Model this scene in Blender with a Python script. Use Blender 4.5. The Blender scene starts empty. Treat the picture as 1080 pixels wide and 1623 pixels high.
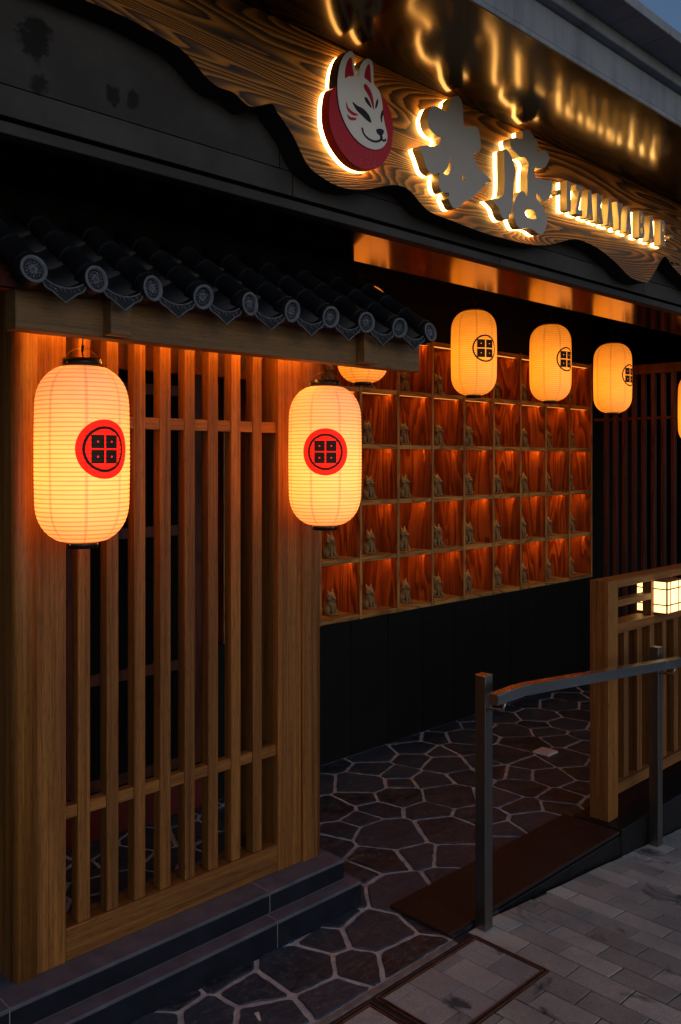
import bpy, bmesh, math, random
from mathutils import Vector, Matrix
from mathutils.geometry import tessellate_polygon

random.seed(7)
sc = bpy.context.scene
COL = sc.collection

# ------------------------------------------------------------------ camera
HEAD = math.atan(1420 / 1400.0)          # heading measured from the +X (facade) axis
cam_d = bpy.data.cameras.new('camera')
cam_d.sensor_fit = 'HORIZONTAL'
cam_d.sensor_width = 36.0
cam_d.lens = 36.0 * 1400 / 1080
cam_d.shift_y = -81.5 / 1080
cam_d.clip_start = 0.02
cam_d.clip_end = 500
cam = bpy.data.objects.new('camera', cam_d)
COL.objects.link(cam)
cam.location = (0, 0, 1.6)
cam.rotation_euler = (math.pi / 2, 0, HEAD - math.pi / 2)
sc.camera = cam

# ------------------------------------------------------------------ sky, sun, exposure
world = bpy.data.worlds.new("World")
sc.world = world
world.use_nodes = True
wn = world.node_tree
wn.nodes.clear()
sky = wn.nodes.new('ShaderNodeTexSky')
sky.sky_type = 'NISHITA'
sky.sun_disc = False
SUN_EL, SUN_ROT = math.radians(22.0), math.radians(190)
sky.sun_elevation = SUN_EL
sky.sun_rotation = SUN_ROT
sky.air_density = 1.0
sky.dust_density = 1.2
sky.ozone_density = 3.0
bg = wn.nodes.new('ShaderNodeBackground')
bg.inputs['Strength'].default_value = 0.072
wo = wn.nodes.new('ShaderNodeOutputWorld')
wn.links.new(sky.outputs[0], bg.inputs[0])
wn.links.new(bg.outputs[0], wo.inputs[0])

sun_d = bpy.data.lights.new('sun', 'SUN')
sun_d.energy = 0.02
sun_d.angle = math.radians(20)
sun_d.color = (1, .93, .85)
sun = bpy.data.objects.new('sun', sun_d)
COL.objects.link(sun)
# sun direction: azimuth measured like the sky's (0 = +Y, clockwise)
sdir = Vector((math.sin(SUN_ROT) * math.cos(SUN_EL), math.cos(SUN_ROT) * math.cos(SUN_EL), math.sin(SUN_EL)))
sun.rotation_euler = (-sdir).to_track_quat('-Z', 'Y').to_euler()

sc.view_settings.view_transform = 'Standard'
sc.view_settings.look = 'None'
sc.view_settings.exposure = 0.0
sc.view_settings.gamma = 1.0
sc.view_settings.use_curve_mapping = False

# ------------------------------------------------------------------ node helpers
class NT:
    def __init__(self, name):
        self.m = bpy.data.materials.new(name)
        self.m.use_nodes = True
        self.t = self.m.node_tree
        self.t.nodes.clear()
        self.out = self.t.nodes.new('ShaderNodeOutputMaterial')
        self.b = self.t.nodes.new('ShaderNodeBsdfPrincipled')
        self.t.links.new(self.b.outputs[0], self.out.inputs[0])

    def node(self, typ, **kw):
        n = self.t.nodes.new(typ)
        for k, v in kw.items():
            setattr(n, k, v)
        return n

    def link(self, a, b):
        self.t.links.new(a, b)

    def val(self, x, sock):
        if isinstance(x, (int, float)):
            sock.default_value = x
        elif isinstance(x, tuple):
            sock.default_value = x if len(x) == len(sock.default_value) else (*x, 1)
        else:
            self.link(x, sock)

    def math(self, op, a, b=None, c=None, clamp=False):
        n = self.node('ShaderNodeMath', operation=op)
        n.use_clamp = clamp
        self.val(a, n.inputs[0])
        if b is not None:
            self.val(b, n.inputs[1])
        if c is not None:
            self.val(c, n.inputs[2])
        return n.outputs[0]

    def coords(self, scale=(1, 1, 1), rnd=True, kind='Object', seed=0.0):
        tc = self.node('ShaderNodeTexCoord')
        src = tc.outputs[kind]
        if rnd:
            oi = self.node('ShaderNodeObjectInfo')
            r = self.math('MULTIPLY', oi.outputs['Random'], 37.0)
            cx = self.node('ShaderNodeCombineXYZ')
            self.link(r, cx.inputs[0]); self.link(r, cx.inputs[1]); self.link(r, cx.inputs[2])
            va = self.node('ShaderNodeVectorMath', operation='ADD')
            self.link(src, va.inputs[0]); self.link(cx.outputs[0], va.inputs[1])
            src = va.outputs[0]
        mp = self.node('ShaderNodeMapping')
        mp.inputs['Scale'].default_value = scale
        mp.inputs['Location'].default_value = (seed, seed * 1.7, seed * .6)
        self.link(src, mp.inputs[0])
        return mp.outputs[0]

    def noise(self, vec, scale=1.0, detail=3, rough=.5, dist=0.0):
        n = self.node('ShaderNodeTexNoise')
        self.link(vec, n.inputs['Vector'])
        n.inputs['Scale'].default_value = scale
        n.inputs['Detail'].default_value = detail
        n.inputs['Roughness'].default_value = rough
        n.inputs['Distortion'].default_value = dist
        return n.outputs[0]

    def ramp(self, fac, stops, interp='LINEAR'):
        n = self.node('ShaderNodeValToRGB')
        n.color_ramp.interpolation = interp
        el = n.color_ramp.elements
        while len(el) < len(stops):
            el.new(.5)
        for e, (p, c) in zip(el, stops):
            e.position = p
            e.color = c if len(c) == 4 else (*c, 1)
        self.link(fac, n.inputs[0])
        return n.outputs[0]

    def mix(self, fac, a, b, mode='MIX'):
        n = self.node('ShaderNodeMixRGB', blend_type=mode)
        self.val(fac, n.inputs[0])
        self.val(a, n.inputs[1]); self.val(b, n.inputs[2])
        return n.outputs[0]

    def bump(self, h, strength=.3, dist=.002):
        n = self.node('ShaderNodeBump')
        n.inputs['Strength'].default_value = strength
        n.inputs['Distance'].default_value = dist
        self.link(h, n.inputs['Height'])
        self.link(n.outputs[0], self.b.inputs['Normal'])

    def set(self, color=None, rough=None, metal=None, spec=None, emis=None, estr=None):
        if color is not None: self.val(color, self.b.inputs['Base Color'])
        if rough is not None: self.val(rough, self.b.inputs['Roughness'])
        if metal is not None: self.val(metal, self.b.inputs['Metallic'])
        if spec is not None: self.val(spec, self.b.inputs['Specular IOR Level'])
        if emis is not None: self.val(emis, self.b.inputs['Emission Color'])
        if estr is not None: self.val(estr, self.b.inputs['Emission Strength'])
        return self.m


def rough_noise(t, base, amp, scale=8):
    n = t.noise(t.coords((1, 1, 1), seed=3.1), scale, 4, .6)
    return t.math('MULTIPLY_ADD', n, amp, base - amp / 2)


# ------------------------------------------------------------------ materials
def oak(name, axis, light=(.35, .145, .032), dark=(.105, .036, .008)):
    """straight-grained oak veneer, fibres along `axis`"""
    t = NT(name)
    s = [190, 190, 190]; s[axis] = 3.0
    fib = t.noise(t.coords(tuple(s)), 1, 3, .6)
    s2 = [42, 42, 42]; s2[axis] = .8
    band = t.noise(t.coords(tuple(s2), seed=5), 1, 3, .55, .4)
    s3 = [620, 620, 620]; s3[axis] = 22
    pore = t.noise(t.coords(tuple(s3), seed=9), 1, 2, .5)
    f = t.math('ADD', t.math('MULTIPLY', fib, .45), t.math('MULTIPLY', band, .55))
    c = t.ramp(f, [(.33, dark), (.52, tuple((a + b) / 2 for a, b in zip(dark, light))), (.68, light)])
    pm = t.ramp(pore, [(.32, (.45, .45, .45)), (.45, (1, 1, 1))])
    c = t.mix(1, c, pm, 'MULTIPLY')
    oi = t.node('ShaderNodeObjectInfo')
    tone = t.math('MULTIPLY_ADD', oi.outputs['Random'], .34, .83)
    hs = t.node('ShaderNodeHueSaturation')
    t.link(tone, hs.inputs['Value']); t.link(c, hs.inputs['Color'])
    t.set(hs.outputs[0], t.math('MULTIPLY_ADD', fib, .25, .38), 0, .35)
    t.bump(t.math('ADD', fib, pore), .22, .0006)
    return t.m


def charred(name, axis, light, dark, sc_=1.0, bands=26, rnd=True, wide=(.9, 5.5), rough=.5, thin=(.08, .5)):
    """brushed, scorched softwood: contour-like growth rings with knots"""
    t = NT(name)
    s = [wide[1] * sc_] * 3; s[axis] = wide[0] * sc_
    base = t.noise(t.coords(tuple(s), rnd=rnd), 1, 1.6, .42, .45)
    s2 = [60 * sc_] * 3; s2[axis] = 6 * sc_
    w = t.noise(t.coords(tuple(s2), rnd=rnd, seed=2), 1, 2, .5)
    v = t.math('ADD', t.math('MULTIPLY', base, bands), t.math('MULTIPLY', w, .55))
    fr = t.math('FRACT', v)
    ring = t.ramp(fr, [(0, (0, 0, 0)), (thin[0], (0.25, 0.25, 0.25)), (thin[1], (1, 1, 1)), (.93, (.65, .65, .65)), (1, (0, 0, 0))])
    s3 = [260 * sc_] * 3; s3[axis] = 7 * sc_
    fib = t.noise(t.coords(tuple(s3), rnd=rnd, seed=4), 1, 3, .6)
    big = t.noise(t.coords((2.2, 2.2, 2.2), rnd=rnd, seed=7), 1, 2, .5)
    f = t.math('MULTIPLY', ring, t.math('MULTIPLY_ADD', fib, .9, .5), clamp=True)
    f = t.math('MULTIPLY', f, t.ramp(big, [(.3, (.45, .45, .45)), (.62, (1, 1, 1))]), clamp=True)
    c = t.mix(f, dark, light)
    t.set(c, rough, 0, .4)
    t.bump(t.math('ADD', f, t.math('MULTIPLY', fib, .35)), .5, .0015)
    return t.m


def plain(name, col, rough=.5, metal=0, spec=.4, var=.15, bump=0.0, scale=10, rnd=True):
    t = NT(name)
    n = t.noise(t.coords((1, 1, 1), rnd=rnd), scale, 5, .6)
    lo = tuple(max(0, c * (1 - var)) for c in col); hi = tuple(c * (1 + var) for c in col)
    c = t.ramp(n, [(.3, lo), (.7, hi)])
    t.set(c, t.math('MULTIPLY_ADD', n, .25, rough - .12), metal, spec)
    if bump:
        t.bump(t.noise(t.coords((1, 1, 1), rnd=rnd, seed=2), scale * 8, 4, .6), bump, .002)
    return t.m


def emitter(name, col, s):
    t = NT(name)
    t.set((.8, .8, .8), .5, 0, .3, col, s)
    return t.m


M = {}
M['oak_z'] = oak('oak veneer upright', 2)
M['oak_x'] = oak('oak veneer lengthwise', 0)
M['oak_y'] = oak('oak veneer crosswise', 1)
M['oak_beam'] = oak('weathered oak beam', 0, (.25, .138, .052), (.12, .060, .022))
M['board'] = charred('scorched sign board', 0, (.60, .225, .020), (.020, .008, .003), 1.0, 46, False, (.50, 5.6), .45, (.40, .80))
M['board_edge'] = plain('charred board edge', (.012, .008, .006), .8, var=.5, bump=.5, scale=30)
M['niche_z'] = charred('red stained niche wood upright', 2, (.50, .135, .022), (.12, .026, .007), 1.5, 9, True, (.80, 5.2), .42, (.3, .8))
M['niche_x'] = charred('raw scorched wood edge', 0, (.50, .27, .065), (.12, .052, .014), 2.2, 6, True, (1.0, 7), .55)
M['niche_v'] = charred('raw scorched wood edge upright', 2, (.46, .24, .058), (.12, .052, .014), 2.2, 6, True, (1.0, 7), .55)
M['darkwood'] = charred('dark red stained wood', 2, (.13, .030, .014), (.035, .010, .006), 1.5, 6, True, (.9, 5), .5)
M['fascia'] = None
M['black'] = plain('matt black paint', (.006, .006, .007), .75, spec=.15, var=.3, bump=.15)
M['interior'] = plain('unlit interior', (.006, .006, .006), .9, spec=.1, var=.2)
M['tile'] = plain('dark glazed roof tile', (.007, .008, .011), .5, spec=.25, var=.35, bump=.25, scale=14)  # colour darkened to paint in the shade on barrels and recesses
M['tile_relief'] = plain('tile relief painted as lit', (.09, .104, .13), .6, var=.35, bump=.3, scale=30)  # lighter copy of the tile: light caught by rims and flowers painted in
M['cap'] = plain('black lacquer', (.008, .008, .009), .3, var=.2)
M['steel'] = None
M['redwood'] = plain('red painted board', (.13, .012, .007), .45, var=.25)
M['brass'] = plain('brass screw', (.65, .5, .28), .3, 1)
M['silver'] = plain('zinc screw', (.6, .6, .6), .3, 1)
M['face'] = plain('brushed grey letter face', (.40, .375, .35), .45, .0, var=.04)
M['return'] = plain('letter side metal', (.36, .29, .16), .4, .4, var=.06)
M['white_paint'] = plain('white enamel', (.72, .69, .66), .4, var=.04)
M['red_paint'] = None
M['crimson'] = plain('crimson enamel', (.42, .012, .035), .4, var=.1)
M['ink'] = plain('black enamel', (.010, .009, .010), .4, var=.1)
M['grout'] = plain('cement grout', (.40, .43, .47), .9, var=.3, bump=.6, scale=25, rnd=False)
M['joint'] = plain('dirty paver joint', (.026, .026, .025), .95, var=.4, bump=.4, scale=30, rnd=False)
M['wire'] = plain('black wire', (.02, .017, .012), .4)
M['wire_gold'] = plain('thin brass wire', (.45, .3, .12), .35, 1)
M['clay'] = plain('unglazed olive clay', (.165, .120, .050), .7, var=.22, bump=.3, scale=40)
M['step_side'] = plain('blue black glazed riser', (.006, .009, .018), .42, var=.35, scale=9)
M['step_top'] = plain('slate tread tile', (.088, .092, .125), .62, var=.28, bump=.25, scale=16)
M['step_joint'] = plain('pale step grout', (.30, .27, .25), .9)
M['granite'] = plain('black granite', (.010, .010, .011), .4, spec=.25, var=.5, bump=.1, scale=45)
M['curb_strip'] = plain('cement edge strip', (.20, .17, .155), .9, var=.35, bump=.6, scale=30, rnd=False)
M['rust'] = plain('rusty angle iron', (.12, .050, .030), .7, .3, var=.5, bump=.5, scale=30)
M['plastic'] = plain('off white plastic', (.62, .60, .58), .4)
M['leaf'] = plain('orange leaf', (.55, .13, .02), .6)
M['concrete'] = None
M['grit'] = plain('brown grit', (.16, .10, .05), .9, var=.5)
M['glow'] = emitter('letter backlight', (1.0, .56, .15), 13.0)
M['led'] = emitter('warm led strip', (1.0, .32, .040), 115.0)
M['led_line'] = emitter('warm led diffuser', (1.0, .34, .05), 1.5)
M['led_eave'] = emitter('warm eave led strip', (1.0, .31, .03), 85.0)
M['tassel'] = plain('red tassel silk', (.5, .02, .015), .6)


def mk_fascia():
    t = NT('charcoal fascia panel')
    v = t.coords((1, 1, 1), rnd=False, seed=1)
    n = t.noise(v, 2.3, 6, .62)
    c = t.ramp(n, [(.3, (.019, .018, .020)), (.52, (.036, .035, .037)), (.72, (.064, .061, .063))])
    # scratches: thin, slanting
    s = t.noise(t.coords((3, 3, 40), rnd=False, seed=8), 1.2, 6, .7, .6)
    sm = t.ramp(s, [(.64, (1, 1, 1)), (.70, (.55, .55, .55))])
    c = t.mix(1, c, sm, 'MULTIPLY')
    # soot blots where fixings burned through, at fixed places on the wall
    tc = t.node('ShaderNodeTexCoord')
    wob = t.noise(t.coords((1, 1, 1), rnd=False, seed=11), 22, 5, .7)
    fac = 0
    for (bx, bz, r) in BLOTS:
        sp = t.node('ShaderNodeVectorMath', operation='SUBTRACT')
        geo = t.node('ShaderNodeNewGeometry')
        t.link(geo.outputs['Position'], sp.inputs[0]); sp.inputs[1].default_value = (bx, 2.0, bz)
        mul = t.node('ShaderNodeVectorMath', operation='MULTIPLY')
        t.link(sp.outputs[0], mul.inputs[0]); mul.inputs[1].default_value = (1, 0, .8)
        ln = t.node('ShaderNodeVectorMath', operation='LENGTH')
        t.link(mul.outputs[0], ln.inputs[0])
        d = t.math('ADD', t.math('DIVIDE', ln.outputs['Value'], r), t.math('MULTIPLY_ADD', wob, -2.6, 1.3))
        m = t.math('SUBTRACT', 1.0, t.math('MULTIPLY_ADD', d, 3.2, -2.2, clamp=True))
        fac = t.math('MAXIMUM', fac, m) if not isinstance(fac, int) else m
    c = t.mix(t.math('MULTIPLY', fac, .92), c, (.004, .004, .004))
    t.set(c, t.math('MULTIPLY_ADD', n, .3, .48), 0, .22)
    t.bump(t.noise(v, 40, 4, .6), .12, .002)
    return t.m


BLOTS = [(.953, 2.60, .045), (1.163, 2.528, .022), (1.222, 2.527, .022), (.962, 2.49, .026)]
M['fascia'] = mk_fascia()


def mk_steel(name, col=(.42, .40, .38), rough=.24, axis=2, bmp=.05):
    t = NT(name)
    s = [9, 9, 9]; s = [400, 400, 400]; s[axis] = 4
    n = t.noise(t.coords(tuple(s)), 1, 2, .5)
    d = t.noise(t.coords((6, 6, 6), seed=3), 1, 5, .6)
    c = t.mix(t.ramp(d, [(.4, (0, 0, 0)), (.75, (.5, .5, .5))]), col, tuple(x * .45 for x in col))
    t.set(c, t.math('ADD', t.math('MULTIPLY', n, .12), t.math('MULTIPLY_ADD', d, .2, rough - .12)), 1)
    if bmp: t.bump(n, bmp, .0004)
    return t.m


M['steel'] = mk_steel('brushed steel', (.30, .285, .27), .28)
M['steel_x'] = plain('brushed steel rail', (.58, .57, .56), .24, 1, var=.08, scale=3)


def mk_soffit(name, col, rough, wavy, anis=.0):
    t = NT(name)
    d = t.noise(t.coords((1.2, 1.2, 1.2), rnd=False), 2, 4, .6)
    c = t.mix(d, tuple(x * .75 for x in col), col)
    t.set(c, t.math('MULTIPLY_ADD', d, .08, rough - .04), 1)
    w = t.noise(t.coords((3.2, 3.2, 3.2), rnd=False, seed=4), 1, 1, .4)
    t.bump(w, wavy, .05)
    return t.m


M['gold_soffit'] = mk_soffit('smoked brass soffit sheet', (.060, .033, .006), .15, .07)
M['copper_soffit'] = mk_soffit('copper soffit sheet', (.17, .062, .011), .13, .015)


def mk_concrete():
    t = NT('painted concrete cornice')
    n = t.noise(t.coords((1, 1, 1), rnd=False), 3, 6, .65)
    n2 = t.noise(t.coords((14, 1, .8), rnd=False, seed=5), 2.5, 4, .6)
    f = t.math('ADD', t.math('MULTIPLY', n, .6), t.math('MULTIPLY', n2, .4))
    c = t.ramp(f, [(.32, (.145, .165, .20)), (.52, (.235, .265, .315)), (.7, (.29, .32, .37))])
    t.set(c, .8, 0, .3)
    t.bump(t.noise(t.coords((1, 1, 1), rnd=False, seed=2), 45, 4, .6), .3, .002)
    return t.m


M['concrete'] = mk_concrete()


def mk_red_disc():
    t = NT('worn red enamel')
    n = t.noise(t.coords((1, 1, 1), rnd=False), 260, 2, .5)
    big = t.noise(t.coords((1, 1, 1), rnd=False, seed=3), 9, 3, .6)
    chips = t.math('MULTIPLY', t.ramp(n, [(.66, (0, 0, 0)), (.72, (1, 1, 1))]), t.ramp(big, [(.48, (0, 0, 0)), (.62, (1, 1, 1))]))
    c = t.mix(chips, (.44, .010, .018), (.55, .42, .40))
    t.set(c, .4, 0, .4)
    return t.m


M['red_paint'] = mk_red_disc()


def mk_slate():
    t = NT('split slate paving')
    oi = t.node('ShaderNodeObjectInfo')
    n = t.noise(t.coords((1, 1, 1)), 7, 6, .65, .8)
    vein = t.noise(t.coords((5, 14, 6), seed=6), 1, 6, .7, 1.6)
    tone = t.math('POWER', oi.outputs['Random'], 1.25)
    a = t.mix(tone, (.003, .007, .013), (.030, .050, .084))
    c = t.mix(t.ramp(n, [(.42, (0, 0, 0)), (.66, (.85, .85, .85))]), a, (.032, .052, .082))
    vm = t.ramp(vein, [(.485, (0, 0, 0)), (.5, (.45, .45, .45)), (.515, (0, 0, 0))])
    c = t.mix(vm, c, (.13, .145, .165))
    dust = t.ramp(t.noise(t.coords((1, 1, 1), seed=8), 34, 6, .75), [(.53, (0, 0, 0)), (.68, (.55, .55, .55))])
    c = t.mix(dust, c, (.14, .15, .165))
    t.set(c, t.math('MULTIPLY_ADD', n, .45, .22), 0, .5)
    t.bump(t.math('ADD', t.math('MULTIPLY', vein, .8), n), .75, .006)
    return t.m


M['slate'] = mk_slate()


def mk_paver(name, base=(.45, .455, .44)):
    t = NT(name)
    oi = t.node('ShaderNodeObjectInfo')
    tone = t.math('MULTIPLY_ADD', oi.outputs['Random'], .5, .72)
    geo = t.node('ShaderNodeNewGeometry')
    mp = t.node('ShaderNodeMapping'); t.link(geo.outputs['Position'], mp.inputs[0])
    big = t.noise(mp.outputs[0], 2.4, 5, .65)
    st = t.noise(mp.outputs[0], 6.5, 3, .55, .6)
    fine = t.noise(t.coords((1, 1, 1)), 240, 4, .75)
    grit = t.noise(t.coords((1, 1, 1), seed=4), 600, 2, .6)
    c = t.mix(t.ramp(fine, [(.3, (0, 0, 0)), (.7, (1, 1, 1))]), tuple(x * .6 for x in base), tuple(x * 1.3 for x in base))
    c = t.mix(t.ramp(grit, [(.68, (0, 0, 0)), (.74, (.7, .7, .7))]), c, (.42, .40, .38))
    c = t.mix(1, c, t.ramp(big, [(.3, (.62, .62, .62)), (.65, (1.05, 1.03, 1.0))]), 'MULTIPLY')
    c = t.mix(t.ramp(st, [(.60, (0, 0, 0)), (.70, (.85, .85, .85))]), c, (.035, .036, .040))
    hs = t.node('ShaderNodeHueSaturation')
    t.link(tone, hs.inputs['Value']); t.link(c, hs.inputs['Color'])
    t.set(hs.outputs[0], t.math('MULTIPLY_ADD', big, .2, .75), 0, .15)
    t.bump(t.math('ADD', fine, grit), .7, .0022)
    return t.m


M['paver'] = mk_paver('worn grey paver')
M['paver_lid'] = mk_paver('pale worn paver in lid', (.40, .40, .41))


def mk_plate():
    t = NT('oxidised steel ramp plate')
    n = t.noise(t.coords((1, 1, 1), rnd=False), 5, 6, .6)
    c = t.ramp(n, [(.3, (.018, .009, .007)), (.6, (.034, .014, .010)), (.8, (.05, .024, .018))])
    t.set(c, t.math('MULTIPLY_ADD', n, .4, .42), .25, .4)
    t.bump(t.noise(t.coords((1, 1, 1), rnd=False, seed=3), 60, 4, .6), .15, .002)
    return t.m


M['plate'] = mk_plate()


def lantern_mat(name, style, e_lo, e_hi):
    """printed paper: ribs, gore seams and crest; style 'red' or 'plain'"""
    t = NT(name)
    R = .125
    tc = t.node('ShaderNodeTexCoord')
    sp = t.node('ShaderNodeSeparateXYZ'); t.link(tc.outputs['Object'], sp.inputs[0])
    X, Y, Z = sp.outputs
    ang = t.math('ARCTAN2', X, t.math('MULTIPLY', Y, -1.0))
    u = t.math('MULTIPLY', ang, R)
    zc = .012
    v = t.math('SUBTRACT', Z, zc)
    au, av = t.math('ABSOLUTE', u), t.math('ABSOLUTE', v)
    rad = t.math('SQRT', t.math('ADD', t.math('MULTIPLY', u, u), t.math('MULTIPLY', v, v)))

    def band(x, lo, hi):
        return t.math('MULTIPLY', t.math('GREATER_THAN', x, lo), t.math('LESS_THAN', x, hi))
    if style == 'red':
        ring = band(rad, .0525, .0605)
        g, o, q = .0020, .0375, .0035
        disc = t.math('LESS_THAN', rad, .078)
    else:
        ring = band(rad, .0650, .0740)
        g, o, q = .0030, .0480, .0042
        disc = None
    sq = t.math('MULTIPLY', band(au, g, o), band(av, g, o))
    cx_ = (g + o) / 2
    du, dv = t.math('SUBTRACT', au, cx_), t.math('SUBTRACT', av, cx_)
    dot = t.math('LESS_THAN', t.math('MAXIMUM', t.math('ABSOLUTE', du), t.math('ABSOLUTE', dv)), q * .6)
    sq = t.math('MULTIPLY', sq, t.math('SUBTRACT', 1.0, dot))
    ink = t.math('MAXIMUM', ring, sq)
    # ribs and seams (they block light)
    wob = t.noise(t.coords((6, 6, 20), rnd=True), 1, 2, .5)
    zz = t.math('ADD', Z, t.math('MULTIPLY', wob, .0022))
    fr = t.math('FRACT', t.math('DIVIDE', zz, RIB))
    rib = t.ramp(fr, [(0, (.30, .30, .30)), (.10, (.42, .42, .42)), (.22, (.95, .95, .95)), (.5, (1, 1, 1)), (.88, (.92, .92, .92)), (1, (.34, .34, .34))])
    s8 = t.math('FRACT', t.math('ADD', t.math('MULTIPLY', ang, 8 / (2 * math.pi)), .5 + .5))
    sw = .042
    seam = t.math('MULTIPLY', t.math('LESS_THAN', t.math('ABSOLUTE', t.math('SUBTRACT', s8, .5)), sw), .32)
    paper = t.noise(t.coords((10, 10, 30)), 1, 4, .6)
    mot = t.math('MULTIPLY_ADD', paper, .40, .80)
    # bulb hangs a little below the middle
    dz = t.math('DIVIDE', t.math('ADD', Z, .05), .22)
    hot = t.math('DIVIDE', 1.0, t.math('ADD', 1.0, t.math('MULTIPLY', t.math('MULTIPLY', dz, dz), .9)))
    hot = t.math('MULTIPLY_ADD', hot, .95, .15)
    col = t.mix(t.math('MULTIPLY', hot, hot, clamp=True), e_lo, e_hi)
    if disc is not None:
        col = t.mix(disc, col, (2.2, .020, .006))
    col = t.mix(ink, col, (.012, .006, .003))
    st = t.math('MULTIPLY', t.math('MULTIPLY', hot, mot), t.math('MULTIPLY', rib, t.math('SUBTRACT', 1.0, seam)))
    base = (.60, .46, .30)
    bc = base
    if disc is not None:
        bc = t.mix(disc, base, (.5, .01, .01))
    bc = t.mix(ink, bc, (.01, .01, .01))
    t.set(bc, .6, 0, .2, col, st)
    return t.m


RIB = .0118
M['paper_red'] = lantern_mat('lit paper with red crest', 'red', (2.2, .53, .125), (2.8, .64, .09))
M['paper_plain'] = lantern_mat('lit amber paper with black crest', 'plain', (1.25, .31, .020), (1.7, .42, .016))


def mk_pane():
    t = NT('lit shoji pane')
    t.set((.8, .75, .6), .5, 0, .2, (1.0, .62, .22), 2.6)
    return t.m


M['pane'] = mk_pane()

# ------------------------------------------------------------------ object helpers
ORG = {}     # object -> world origin


def box(bm, x0, x1, y0, y1, z0, z1):
    vs = [bm.verts.new((x, y, z)) for z in (z0, z1) for y in (y0, y1) for x in (x0, x1)]
    for f in ((0, 2, 3, 1), (4, 5, 7, 6), (0, 1, 5, 4), (2, 6, 7, 3), (0, 4, 6, 2), (1, 3, 7, 5)):
        bm.faces.new([vs[i] for i in f])
    return vs


def bbox(x0, x1, y0, y1, z0, z1, bevel=.0015, seg=1):
    bm = bmesh.new()
    box(bm, x0, x1, y0, y1, z0, z1)
    if bevel:
        bmesh.ops.bevel(bm, geom=bm.edges[:], offset=bevel, segments=seg, affect='EDGES', profile=.5)
    return bm


def cyl(bm, p0, p1, r0, r1=None, n=16, caps=True):
    p0, p1 = Vector(p0), Vector(p1)
    r1 = r0 if r1 is None else r1
    d = (p1 - p0).normalized()
    a = d.orthogonal().normalized(); b = d.cross(a)
    A, B = [], []
    for i in range(n):
        th = 2 * math.pi * i / n
        o = a * math.cos(th) + b * math.sin(th)
        A.append(bm.verts.new(p0 + o * r0)); B.append(bm.verts.new(p1 + o * r1))
    for i in range(n):
        f = bm.faces.new((A[i], A[(i + 1) % n], B[(i + 1) % n], B[i])); f.smooth = True
    if caps:
        bm.faces.new(A[::-1]); bm.faces.new(B)


def tube(bm, pts, r, n=8):
    pts = [Vector(p) for p in pts]
    prev = None
    for i, p in enumerate(pts):
        d = (pts[min(i + 1, len(pts) - 1)] - pts[max(i - 1, 0)]).normalized()
        up = Vector((0, 1, 0)) if abs(d.y) < .9 else Vector((1, 0, 0))
        a = d.cross(up).normalized(); b = d.cross(a)
        ring = [bm.verts.new(p + (a * math.cos(2 * math.pi * k / n) + b * math.sin(2 * math.pi * k / n)) * r) for k in range(n)]
        if prev:
            for k in range(n):
                f = bm.faces.new((prev[k], prev[(k + 1) % n], ring[(k + 1) % n], ring[k])); f.smooth = True
        else:
            bm.faces.new(ring[::-1])
        prev = ring
    bm.faces.new(prev)


def smooth_poly(pts, n=3):
    out = []
    N = len(pts)
    for i in range(N):
        p0, p1, p2, p3 = (Vector(pts[(i + k - 1) % N]) for k in range(4))
        for j in range(n):
            t = j / n
            out.append(tuple(.5 * ((2 * p1) + (-p0 + p2) * t + (2 * p0 - 5 * p1 + 4 * p2 - p3) * t * t + (-p0 + 3 * p1 - 3 * p2 + p3) * t ** 3)))
    return out


def prism(outline, y0, y1, holes=(), front_only=False):
    """extrude an x-z outline between y0 (front) and y1"""
    bm = bmesh.new()
    loops = [list(outline)] + [list(h) for h in holes]
    flat = [p for l in loops for p in l]
    tris = tessellate_polygon([[Vector((p[0], p[1], 0)) for p in l] for l in loops])
    A = [bm.verts.new((p[0], y0, p[1])) for p in flat]
    B = [bm.verts.new((p[0], y1, p[1])) for p in flat]
    for t in tris:
        try:
            bm.faces.new([A[i] for i in t]); bm.faces.new([B[i] for i in reversed(t)])
        except ValueError:
            pass
    k = 0
    for l in loops:
        n = len(l)
        for i in range(n):
            j = (i + 1) % n
            try:
                bm.faces.new((A[k + i], A[k + j], B[k + j], B[k + i]))
            except ValueError:
                pass
        k += n
    bmesh.ops.recalc_face_normals(bm, faces=bm.faces[:])
    return bm


def tag(o, label=None, cat=None, group=None, kind=None):
    if label: o['label'] = label
    if cat: o['category'] = cat
    if group: o['group'] = group
    if kind: o['kind'] = kind
    return o


def part(name, bm, m, parent=None, origin=None, mats=None):
    """bm is in world coordinates; the object's origin goes to its middle"""
    if origin is None:
        xs = [v.co for v in bm.verts]
        lo = Vector((min(v.x for v in xs), min(v.y for v in xs), min(v.z for v in xs)))
        hi = Vector((max(v.x for v in xs), max(v.y for v in xs), max(v.z for v in xs)))
        origin = (lo + hi) / 2
    origin = Vector(origin)
    bmesh.ops.translate(bm, verts=bm.verts[:], vec=-origin)
    bmesh.ops.recalc_face_normals(bm, faces=bm.faces[:])
    me = bpy.data.meshes.new(name)
    bm.to_mesh(me); bm.free()
    me.materials.append(m)
    for x in (mats or []):
        me.materials.append(x)
    o = bpy.data.objects.new(name, me)
    COL.objects.link(o)
    ORG[o] = origin
    if parent is not None:
        o.parent = parent
        o.location = origin - ORG[parent]
    else:
        o.location = origin
    return o


def inst(src, name, origin, parent=None, rot=None):
    o = bpy.data.objects.new(name, src.data)
    COL.objects.link(o)
    origin = Vector(origin)
    ORG[o] = origin
    o.parent = parent
    o.location = origin - (ORG[parent] if parent else Vector())
    if rot: o.rotation_euler = rot
    return o


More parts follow.
